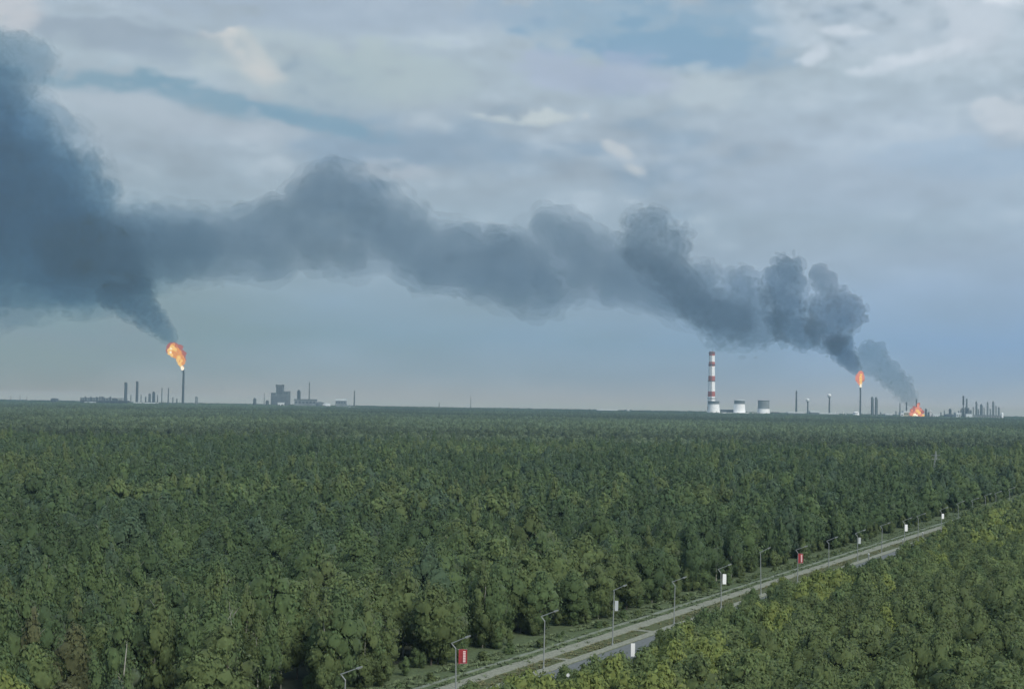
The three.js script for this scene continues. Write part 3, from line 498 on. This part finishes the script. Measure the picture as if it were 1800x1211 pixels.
// --- centre left works
column(447, 699, 5, 'squat dark vessel left of the stepped grey tower block', { m: steel, rings: 2 }); mast(464, 691, 1.8, 'pale thin stack left of the stepped grey tower block', { m: paleSteel }); column(469, 703, 5, 'low dark vessel at the foot of the stepped tower block', { m: steel, rings: 1 });
{
  const a = base(476), o = thing('tower_block', 'stepped grey concrete tower block of the works left of centre', 'building', base(492.5)), X = (px) => base(px).x - base(492.5).x, H = (y) => hAt(492, y);
  const put = (n, x0, x1, y, z, dz, m) => part(n, box(X(x1) - X(x0), H(y), dz, (X(x0) + X(x1)) / 2, 0, z), m, o);
  put('left_wing', 476.5, 486, 690.5, 0, 30, greyWall); put('tower', 485, 497.5, 678, -3, 28, greyWall); put('right_wing', 497, 509, 687.5, 0, 30, greyWall); put('front_annex', 480, 505, 697, 17, 8, steel);
  for (const x of [485.5, 497]) part('turret', box(X(493.5) - X(492.5) + 3, H(676) - H(681), 10, X(x), H(681), 4), darkSteel, o);
  part('parapet', box(X(498) - X(485), 3, 30, X(491.3), H(678), -3), darkSteel, o);
  for (let j = 0; j < 3; j++) for (let i = 0; i < 3; i++) part('window', box(4, 5, 0.6, X(487.5 + i * 3.6), H(683 + j * 4.5), 11.4), glassDark, o);
  for (const [x0, y0] of [[478.5, 694], [483, 694], [500, 692], [504.5, 692]]) part('window', box(4.5, 5, 0.6, X(x0), H(y0), 15.3), glassDark, o);
}
building(489, 499, 707.5, 'small bright white shed at the foot of the stepped tower block', { depth: 6010, wall: white, windows: 2, name: 'shed' });
column(524.5, 685, 5.4, 'thick dark column right of the stepped tower block', { rings: 5 });
building(518, 556, 701.5, 'wide pale low hall right of the stepped tower block', { wall: paleSteel, roof: greyWall, windows: 6, name: 'works_hall' });
mast(543, 671, 2.2, 'tall thin stack rising behind the wide pale hall', { m: steel });
{ const o = thing('storage_tank', 'grey-green domed storage tank beside the wide pale hall', 'tank', base(562)), h = hAt(562, 709), r = 8 * MP; part('shell', cyl(r, r, h, 0, 0, 0, 28), greyWall, o); part('dome', new THREE.SphereGeometry(r, 28, 8, 0, 6.3, 0, 1.571).scale(1, 0.36, 1).translate(0, h, 0), greyWall, o); part('rim', cyl(r * 1.03, r * 1.03, 1, 0, h - 1, 0, 28), steel, o); for (let i = 0; i < 3; i++) part('stair_rail', bar(v3(-r + r * 0.6 * i, h * i / 3, r + 1), v3(-r + r * 0.6 * (i + 1), h * (i + 1) / 3, r + 1), 0.5), steel, o); }
building(568, 580, 709, 'white pitched shed between domed tank and boxy pale building', { wall: white, windows: 2, gable: true, name: 'shed', depth: 6000 });
building(574.5, 580.5, 712.2, 'smallest bright white kiosk in front of the pitched shed', { wall: white, windows: 1, name: 'kiosk', depth: 5990 });
building(590, 608.5, 701.5, 'boxy pale building with a light flat roof left of a lone mast', { wall: paleSteel, windows: 4 });
mast(622.5, 686, 2.6, 'lone dark mast at the right end of the central works', { m: steel });
building(608, 627, 714.5, 'long low white shed at the foot of the lone mast', { wall: white, windows: 4, name: 'shed', depth: 5990 });
mast(772, 707, 1.6, 'short stub mast on the empty horizon near the middle', { m: steel }); mast(827.5, 697, 1.1, 'very thin mast on the empty horizon near the middle', { m: steel });
building(1050, 1086, 719.6, 'long low pale roof on the empty horizon left of the striped chimney', { wall: greyWall, roof: roofPale, windows: 6, name: 'shed' });
building(1103, 1106, 718.6, 'tiny white hut on the empty horizon left of the striped chimney', { wall: white, windows: 1, name: 'kiosk' });
// --- power station
{
  const o = thing('striped_chimney', 'very tall red and white banded power station chimney', 'chimney', base(1251)), H = hAt(1251, 619), r0 = 7.4 * MP, r1 = 5.2 * MP, rad = (t) => r1 + (r0 - r1) * Math.pow(1 - t, 1.35);
  const cuts = [0, 0.09, 0.155, 0.31, 0.39, 0.55, 0.63, 0.78, 0.85, 0.945, 1];
  for (let i = 0; i < cuts.length - 1; i++) { const a = cuts[i], b = cuts[i + 1]; part(i % 2 ? 'red_band' : 'white_band', lathe([[rad(a), H * a], [rad((a + b) / 2), H * (a + b) / 2], [rad(b), H * b]], 36), i % 2 ? red : white, o); }
  for (const t of [0.28, 0.55, 0.8, 0.985]) part('gallery', lathe([[rad(t), H * t - 1.2], [rad(t) + 2, H * t - 0.6], [rad(t) + 2, H * t + 1.4], [rad(t) + 1.6, H * t + 1.4], [rad(t) + 1.6, H * t], [rad(t), H * t]], 30), steel, o);
  part('mouth', lathe([[r1, H], [r1 * 0.98, H + 2], [r1 * 0.8, H + 2], [r1 * 0.78, H - 8]], 30), darkSteel, o); part('ladder', box(1.6, H * 0.98, 1.4, -r0 * 0.15, 0, r0 + 0.2).applyMatrix4(new THREE.Matrix4().makeShear(0, 0, 0, 0, -(r0 - r1) / H, 0)), steel, o);
  part('lightning_rod', bar(v3(1.5, H, 0), v3(1.5, hAt(1251, 612), 0), 0.8, 0.4), darkSteel, o);
}
function coolingTower(px, topY, wPx, label, { bandY, cap, shellM, skirtM, depth = 5990 }) {
  const o = thing('cooling_tower', label, 'cooling tower', base(px, depth)), H = hAt(px, topY, depth), hb = hAt(px, bandY, depth), r = wPx * PX(depth) / 2, rad = (y) => r * (0.80 + 0.2 * Math.pow(Math.abs(1 - y / H * 1.18), 1.7)), prof = (a, b, k = 0) => { const p = []; for (let i = 0; i <= 8; i++) { const y = lerp(a, b, i / 8); p.push([rad(y) + k, y]); } return p; };
  part('skirt', lathe(prof(5, hb), 40), skirtM, o); part('upper_shell', lathe(prof(hb, H - 2), 40), shellM, o);
  part('rim', lathe([[rad(H) - 2.4, H], [rad(H) + 1.2, H], [rad(H) + 1.2, H - 2.5], [rad(H) - 0.1, H - 2.5]], 40), cap, o); part('throat', lathe(prof(5, H - 1, -1.4), 40), darkSteel, o);
  for (let i = 0; i < 20; i++) { const a = i / 20 * 6.283, b = a + 0.157; part('strut', bar(v3(Math.cos(a) * r * 1.04, 0, Math.sin(a) * r * 1.04), v3(Math.cos(b) * rad(5), 5.4, Math.sin(b) * rad(5)), 0.5, 0.5, 4), skirtM, o); }
  part('band', lathe([[rad(hb) - 0.2, hb - 1.2], [rad(hb) + 1, hb - 0.9], [rad(hb) + 1, hb + 0.9], [rad(hb) - 0.2, hb + 1.2]], 40), shellM, o);
}
coolingTower(1255, 705, 24.5, 'white cooling tower with dark top in front of the striped chimney', { bandY: 709.8, cap: steel, shellM: greyWall, skirtM: white });
coolingTower(1300.5, 703, 23.5, 'white cooling tower with dark band, middle one of three', { bandY: 709.5, cap: roofPale, shellM: greyWall, skirtM: white });
coolingTower(1343, 704, 24.5, 'grey cooling tower with a small pale foot, rightmost of three', { bandY: 718, cap: steel, shellM: paleSteel, skirtM: white, depth: 6030 });
building(1268, 1289, 720, 'low dark hall between the two white cooling towers', { wall: steel, roof: steel, windows: 5, name: 'works_hall' }); building(1268, 1332, 725.3, 'long white strip of sheds at the feet of the cooling towers', { wall: white, roof: white, windows: 12, name: 'shed', depth: 5975 });
building(1358, 1369, 724.3, 'small dark hall right of the grey cooling tower', { wall: steel, roof: steel, windows: 3, name: 'works_hall' });
// --- right works
mast(1400.5, 686, 3.4, 'dark stack standing alone right of the grey cooling tower', { m: darkSteel });
function ballTower(px, ballY, rPx, label) { const o = thing('water_tower', label, 'water tower', base(px)), y = hAt(px, ballY), r = rPx * MP; part('stem', cyl(r * 0.42, r * 0.26, y - r * 0.8, 0, 0, 0, 14), darkSteel, o); part('tank', new THREE.SphereGeometry(r, 24, 16).translate(0, y, 0), whiteMetal, o); part('collar', cyl(r * 0.4, r * 0.7, r * 0.5, 0, y - r * 1.2, 0, 16), steel, o); part('rail', new THREE.TorusGeometry(r * 1.04, 0.35, 6, 24).rotateX(1.571).translate(0, y, 0), steel, o); part('ladder', box(1, y - r, 1, r * 0.4, 0, 0), steel, o); }
ballTower(1420.5, 703.5, 3.2, 'shorter water tower with a white ball tank, left of its pair'); ballTower(1458.5, 695.5, 3.4, 'taller water tower with a white ball tank, nearer the right flare');
building(1385, 1414, 724.2, 'low pale hall at the foot of the lone dark stack', { wall: paleSteel, windows: 5, name: 'works_hall' }); building(1424, 1440, 722.5, 'low pale hall between the two white ball towers', { wall: paleSteel, windows: 4, name: 'works_hall' }); building(1440, 1470, 726, 'long low grey shed under the taller ball tower', { wall: greyWall, windows: 6, name: 'shed' });
for (const [x, y] of [[1470, 723], [1474, 721], [1483, 722], [1488, 723]]) column(x, y, 1.8, 'thin white vessel of the row left of the right flare stack', { m: whiteMetal, rings: 1, group: 'thin white vessels left of the right flare stack' });
{ const o = thing('storage_tank', 'bright white domed tank at the foot of the right flare stack', 'tank', base(1506, 5990)), h = hAt(1506, 725.5, 5990), r = 5.2 * MP; part('shell', cyl(r, r, h, 0, 0, 0, 28), white, o); part('dome', new THREE.SphereGeometry(r, 28, 8, 0, 6.3, 0, 1.571).scale(1, 0.35, 1).translate(0, h, 0), white, o); part('rim', cyl(r * 1.04, r * 1.04, 1, 0, h - 1, 0, 28), steel, o); part('stair', bar(v3(-r, 0, r * 0.5), v3(r * 0.3, h, r), 0.5), steel, o); }
flareStack(1513, 681.5, 2.2, 'slender flare stack at the right with a red and yellow flame');
column(1534, 697, 4.2, 'dark left column of the close pair right of the right flare', { m: steel }); column(1541, 697.5, 4.2, 'paler right column of the close pair right of the right flare', { m: greyWall });
building(1556, 1568, 727.5, 'low pale hall between the twin columns and the ground fire', { wall: paleSteel, windows: 3, name: 'works_hall' });
mast(1583, 708, 2.4, 'bent grey stack left of the ground fire', { m: steel }); mast(1594.5, 706, 3, 'dark stack standing right before the ground fire', { m: darkSteel }); mast(1612, 701, 2.6, 'dark thin stack rising out of the ground fire smoke', { m: darkSteel });
building(1583, 1588, 725, 'tiny white hut left of the ground fire', { wall: white, windows: 1, name: 'kiosk' }); building(1588, 1600, 722.5, 'low yellowish hall touching the ground fire', { wall: mat(0.42, 0.4, 0.27), windows: 3, name: 'works_hall' });
column(1628.5, 718, 3.4, 'short dark column just right of the ground fire', { rings: 2 }); column(1637, 721, 3, 'short white column right of the ground fire', { m: whiteMetal, rings: 1 }); column(1633, 724, 2.6, 'shortest black column between the short dark and white ones', { rings: 1 }); building(1640, 1651, 728, 'bright low white shed right of the short white column', { wall: white, windows: 3, name: 'shed' });
column(1671, 718, 4.2, 'lone dark round vessel between fire and the far right refinery', { rings: 2 }); building(1663, 1676, 727.5, 'low dark mound-like hall under the lone dark vessel', { wall: steel, roof: steel, gable: true, windows: 2, name: 'works_hall' }); building(1680, 1688, 725.5, 'pale low hut left of the spiky refinery unit', { wall: roofPale, windows: 2, name: 'kiosk' });
{ // spiky unit
  const o = thing('refinery_unit', 'spiky refinery unit with two tall reactor towers near the right edge', 'refinery', base(1697)), X = (px) => base(px).x - base(1697).x, H = (y) => hAt(1697, y);
  part('tower', [cyl(3.4 * MP * 0.55, 1.5 * MP * 0.55, H(712) - 0, X(1694.5), 0, 0), cyl(1.6 * MP, 1.5 * MP, H(696) - H(712), X(1694.5), H(712), 0)], darkSteel, o); part('tower', cyl(1.9 * MP, 1.3 * MP, H(701), X(1700.5), 0, 0), steel, o);
  for (const [x, y, w] of [[1688.5, 720, 2], [1692, 717, 2.4], [1698, 715, 2.6], [1702.5, 717, 2], [1705.5, 721, 2.4]]) part('vessel', cyl(w * MP * 0.5, w * MP * 0.5, H(y), X(x), 0, 8), x < 1693 ? paleSteel : steel, o);
  for (const y of [728, 724, 719]) part('deck', box((y - 700) * 0.62 * MP, 2, 26, X(1697), H(y), 4), steel, o);
  for (let i = 0; i < 6; i++) part('lattice_post', bar(v3(X(1686 + i * 4.4), 0, 15), v3(X(1691 + i * 2.4), H(717), 8), 0.9), steel, o);
  part('shed', box(11 * MP, H(727.5), 20, X(1701), 0, 20), roofPale, o);
}
column(1717.3, 705, 2.8, 'leftmost column of the five beside the spiky unit', { m: greyWall, rings: 5 }); column(1726, 710, 4, 'thickest dark column of the five beside the spiky unit', { m: steel, rings: 4 }); column(1737, 706, 2.6, 'pale thin column in the middle of the five', { m: paleSteel, rings: 4 }); column(1747, 704.5, 3, 'tallest dark column of the five near the right edge', { m: greyWall, rings: 5 }); column(1757, 715, 3, 'shortest column of the five, next to the white silo', { m: paleSteel, rings: 2 });
building(1706, 1760, 729.5, 'long low pinkish-grey wall of buildings below the five columns', { wall: mat(0.36, 0.34, 0.32), roof: greyWall, windows: 12, name: 'works_hall' });
for (const [x, y, w] of [[1708, 720, 2], [1712, 715, 1.6], [1721, 719, 2.2], [1731, 716, 1.6], [1742, 718, 2.2], [1752, 713, 1.8], [1686, 722, 2], [1680, 724, 2.2]]) column(x, y, w, 'small pale vessel in the row among the far right columns', { m: paleSteel, rings: 2, depth: D0 + 25, group: 'small pale vessels among the far right columns' });
for (const [x, y, w] of [[1536, 723, 2], [1549, 724, 2], [1576, 722, 1.6], [1620, 722, 1.6], [1655, 724, 2], [1661, 721, 1.6]]) column(x, y, w, 'small grey vessel low between the right flare and the far right refinery', { m: greyWall, rings: 1, depth: D0 + 25, group: 'small grey vessels between flare and refinery' });
for (const [x, y, w] of [[229, 694, 1.4], [247, 693, 1.6], [255, 697, 2.2], [276, 694, 1.6], [303, 698, 1.8], [310, 700, 2]]) column(x, y, w, 'small grey vessel low between the dark chimneys and the left flare', { m: steel, rings: 1, depth: D0 + 25, group: 'small grey vessels near the left flare' });
{ const o = thing('silo', 'bright white silo at the right end of the refinery', 'silo', base(1763, 6000)), h = hAt(1763, 725.5, 6000), r = 2 * MP; part('shell', cyl(r, r, h - r, 0, 0, 0, 20), white, o); part('dome', new THREE.SphereGeometry(r, 20, 10, 0, 6.3, 0, 1.571).translate(0, h - r, 0), white, o); part('hatch', cyl(0.8, 0.8, 1, 0, h - 0.4, 0, 8), steel, o); part('ladder', box(1, h - r, 1, r, 0, 0), steel, o); }

// ---------------------------------------------------------------- flames
const glow = (r, g, b, k) => new THREE.MeshStandardMaterial({ color: 0x000000, emissive: new THREE.Color().setRGB(r, g, b), emissiveIntensity: k, roughness: 1 });
const soft = (m, o) => { m.transparent = true; m.opacity = o; return m; };
const fOrange = glow(1, 0.36, 0.04, 0.95), fRed = soft(glow(0.75, 0.10, 0.03, 0.7), 0.6), fYellow = glow(1, 0.56, 0.12, 1.2), fWhite = glow(1, 0.85, 0.6, 1.4), fPink = soft(glow(1, 0.3, 0.16, 0.95), 0.8);
function flame(label, origin, depth, layers) { const o = thing('flame', label, 'flame', origin); for (const [name, m, blobs, noise, level, cell, seed] of layers) part(name, blobField(blobs, depth, origin, cell, noise, 1, seed)(level), m, o); return o; }
{
  const org = at(320.5, 650, D0);
  flame('large orange flame leaning left from the left flare stack', org, D0, [
    ['outer_flame', fOrange, [[321, 645, 3.2], [320, 640, 4.6], [318.5, 634, 6.5], [315.5, 628, 7.6], [311.5, 622, 8.6], [307, 616, 8.8], [303, 611, 7], [302.5, 618, 6], [319, 628, 4.6]], [[8, 0.65, 3]], 0.06, 0.5, 3],
    ['flame_edge', fRed, [[300, 609, 6, -2], [306, 607, 6, -2], [312, 612, 7, -3], [319, 622, 6, -3], [322, 632, 4, -2], [297.5, 615, 6, -2]], [[6, 0.6, 3]], 0.05, 0.5, 5],
    ['flame_tongue', fYellow, [[301, 616, 4.5, 8], [299.5, 621, 3.5, 8], [303, 611, 4, 8], [313, 634, 3.5, 6], [315.5, 639, 3, 5], [317.5, 643, 2.8, 4], [308, 615, 3.5, 9], [315, 629, 3.5, 9], [319, 634, 2.6, 6], [303, 625, 3, 7]], [[5, 0.6, 3]], 0.05, 0.4, 8],
    ['flame_core', fWhite, [[320.3, 648, 2.8, 2], [319.5, 645, 2.2, 3], [318, 641.5, 1.6, 5], [301, 620, 2, 10], [302, 613, 1.8, 10]], [[4, 0.3, 2]], 0.02, 0.35, 9]]);
}
{
  const org = at(1513, 681, D0);
  flame('narrow red and yellow flame on the right flare stack', org, D0, [
    ['outer_flame', fPink, [[1513, 677, 2.6], [1512.5, 672, 4], [1512, 666, 6], [1513, 660, 5.5], [1514, 656, 4], [1510, 664, 4.5], [1517, 664, 4]], [[7, 0.55, 3]], 0.05, 0.45, 12],
    ['flame_edge', fRed, [[1508.5, 668, 3.4, -2], [1517.5, 668, 3.4, -2], [1508, 661, 3.2, -2], [1515, 656, 3.5, -2]], [[5, 0.6, 3]], 0.05, 0.45, 14],
    ['flame_tongue', fYellow, [[1513.2, 674, 2.4, 4], [1512.4, 669, 2.6, 6], [1512, 664, 2.2, 7], [1513, 659, 2, 6]], [[5, 0.5, 2]], 0.05, 0.35, 15],
    ['flame_core', fWhite, [[1513.2, 679, 2.3, 2], [1513, 675.5, 1.7, 5]], [[4, 0.3, 2]], 0.02, 0.3, 16]]);
}
{
  const org = base(1612);
  flame('pink-orange ground fire burning among the stacks at the right', org, D0 - 20, [
    ['outer_flame', fPink, [[1606, 729, 5.4], [1613, 725, 5.6], [1615, 718, 3.6], [1614.5, 712.5, 2.6], [1611, 718, 2.2], [1604.5, 722, 2.4], [1619.5, 721, 2.4], [1619, 730, 4.4], [1611, 733, 6.4]], [[6, 0.75, 3]], 0.05, 0.5, 21],
    ['flame_edge', fRed, [[1605, 722, 4, -3], [1616, 711, 3, -2], [1618, 720, 4.5, -3], [1622, 724, 4, -3], [1609, 716, 3, -3]], [[5, 0.6, 3]], 0.05, 0.5, 22],
    ['flame_tongue', fYellow, [[1607, 731, 4.2, 6], [1612.5, 722, 2.8, 6], [1616, 726, 3, 6], [1622, 731, 2.4, 5]], [[5, 0.5, 3]], 0.05, 0.4, 23],
    ['flame_core', fWhite, [[1606.5, 730, 3, 9], [1610, 730.5, 2.2, 9]], [[4, 0.3, 2]], 0.02, 0.35, 24]]);
}

// ---------------------------------------------------------------- smoke: bodies of soot-laden air, light is lost along the way through
function smokeMat(tau, opacity, rgb = [0.085, 0.10, 0.125], dye = [0.368, 0.468, 0.588]) {     // tau: optical depth per metre
  return new THREE.MeshPhysicalMaterial({ color: new THREE.Color().setRGB(...rgb), roughness: 1, specularIntensity: 0, transparent: true, opacity, thickness: 1, attenuationColor: new THREE.Color().setRGB(...dye), attenuationDistance: 1 / tau, side: THREE.DoubleSide, depthWrite: false });
}
function smoke(label, origin, depth, bodies, dye) {
  const o = thing('smoke_plume', label, 'smoke', origin);
  for (const [name, blobs, cell, noise, zs, seed, shells] of bodies) shells.forEach(([level, tau, op, rgb], i) => { part(name, blobField(blobs, depth, origin, cell, noise, zs, seed + i * 31)(level), smokeMat(tau, op, rgb, dye), o).castShadow = false; });
}
const DS = D0 + 60;
smoke('thick dark smoke rising from the left flare into a huge mass at the left edge', at(304, 606, D0), DS, [
  ['smoke_column', [[304, 606, 7], [301, 599, 9], [295, 590, 13], [287, 581, 16], [277, 571, 19], [266, 560, 22], [254, 549, 25], [241, 539, 26], [227, 530, 27], [212, 522, 26], [246, 522, 22], [243, 503, 22], [192, 518, 22]], 1.5, [[26, 0.42, 3], [13, 0.4, -3]], 1, 1, [[0.0, 0.0056, 0.06], [0.2, 0.0062, 0.06]]],
  ['smoke_mass', [[150, 470, 66], [120, 440, 88], [85, 395, 104], [92, 335, 62], [45, 335, 112], [2, 268, 88], [58, 270, 42], [18, 220, 38], [-60, 300, 140], [-60, 440, 110], [50, 465, 76], [-10, 480, 66], [-20, 215, 50], [-90, 200, 100], [150, 418, 58], [205, 445, 54], [195, 495, 46], [225, 495, 44], [-150, 380, 140]], 4, [[100, 0.42, 3], [40, 0.34, -3]], 0.9, 4, [[-0.3, 0.0008, 0.02], [-0.08, 0.0016, 0.03], [0.16, 0.0028, 0.03], [0.42, 0.0036, 0.03]]],
  ['smoke_junction', [[345, 436, 46], [300, 440, 58], [250, 432, 66], [200, 425, 66], [265, 475, 40]], 4, [[70, 0.42, 3], [34, 0.34, -3]], 0.8, 9, [[-0.25, 0.0008, 0.02], [0.12, 0.0014, 0.03]]],
  ['smoke_puff', [[42, 112, 46], [8, 105, 46], [70, 105, 28], [20, 135, 36], [-40, 120, 70], [55, 135, 24], [10, 165, 34]], 4, [[50, 0.38, 3], [22, 0.36, -3]], 0.8, 6, [[-0.12, 0.0010, 0.03], [0.04, 0.0014, 0.03], [0.2, 0.0012, 0.03]]],
], [0.368, 0.51, 0.64]);
smoke('long billowing grey smoke drifting left from the right flare across the sky', at(1510, 656, D0), DS, [
  ['smoke_column', [[1507, 651, 7], [1502, 644, 11], [1495, 636, 14], [1487, 626, 17], [1479, 615, 19], [1471, 604, 19], [1491, 605, 11], [1490, 597, 10]], 1.4, [[18, 0.44, 3], [9, 0.42, -3]], 1, 11, [[0.0, 0.009, 0.07], [0.2, 0.011, 0.07]]],
  ['smoke_billow', [[1462, 590, 28], [1454, 571, 34], [1473, 552, 38], [1497, 548, 24], [1485, 535, 24], [1450, 545, 26], [1447, 492, 20], [1438, 478, 15], [1455, 515, 15]], 1.7, [[30, 0.40, 3], [19, 0.42, -2]], 1, 13, [[-0.08, 0.0022, 0.08, [0.17, 0.17, 0.19]], [0.12, 0.0036, 0.09, [0.15, 0.15, 0.175]]]],
  ['smoke_tower', [[1384, 478, 28], [1402, 463, 14], [1362, 490, 20], [1370, 508, 27], [1386, 532, 32], [1380, 556, 32], [1398, 578, 30], [1418, 588, 26], [1406, 500, 15]], 1.7, [[28, 0.40, 3], [18, 0.42, -2]], 1, 15, [[-0.08, 0.0026, 0.07], [0.14, 0.0054, 0.08]]],
  ['smoke_bank', [[1345, 572, 34], [1312, 578, 38], [1275, 575, 34], [1292, 550, 42], [1302, 502, 30], [1318, 525, 34], [1262, 560, 32], [1238, 490, 28], [1232, 528, 38], [1330, 545, 30], [1200, 500, 34], [1170, 470, 36], [1180, 430, 34], [1135, 410, 38], [1150, 392, 24], [1130, 440, 34]], 2.4, [[36, 0.40, 3], [20, 0.4, -2]], 1, 17, [[-0.16, 0.0010, 0.04], [0.06, 0.0016, 0.05], [0.26, 0.0014, 0.04]]],
  ['drifting_smoke', [[1300, 560, 30], [1260, 550, 36], [1225, 535, 40], [1195, 518, 42], [1165, 505, 48], [1140, 485, 50], [1100, 478, 50], [1080, 482, 50], [1040, 465, 52], [1000, 420, 44], [962, 398, 36], [1015, 440, 46], [1008, 488, 40], [950, 490, 58], [900, 465, 64], [850, 470, 60], [805, 445, 56], [762, 462, 52], [905, 508, 40], [960, 512, 34], [725, 432, 56], [685, 405, 58], [640, 380, 64], [600, 345, 54], [572, 328, 46], [545, 370, 56], [565, 420, 56], [505, 400, 56], [620, 450, 42], [455, 420, 60], [480, 455, 42], [405, 430, 58], [355, 432, 58], [305, 432, 60], [262, 432, 60], [220, 430, 60], [170, 440, 60], [120, 440, 60]], 3.4, [[80, 0.42, 3], [40, 0.3, -2]], 0.8, 19, [[-0.18, 0.0006, 0.03], [-0.01, 0.0013, 0.04], [0.16, 0.0015, 0.04], [0.36, 0.0013, 0.03]]],
], [0.368, 0.437, 0.518]);
smoke('thin greenish smoke leaning left from the ground fire at the right', base(1608), DS - 10, [
  ['smoke_trail', [[1607, 712, 6], [1603, 703, 10], [1597, 692, 15], [1588, 682, 18], [1577, 672, 18], [1565, 660, 19], [1553, 646, 20], [1543, 632, 20], [1536, 617, 17], [1526, 626, 19], [1548, 610, 9], [1528, 648, 12]], 1.5, [[20, 0.5, 3], [12, 0.38, -2]], 1, 31, [[-0.1, 0.0016, 0.05, [0.15, 0.17, 0.165]], [0.06, 0.0028, 0.06, [0.14, 0.165, 0.16]]]],
], [0.368, 0.47, 0.53]);

scene.traverse((o) => { if (o.isInstancedMesh) o.computeBoundingSphere?.(); });
renderer.render(scene, camera);
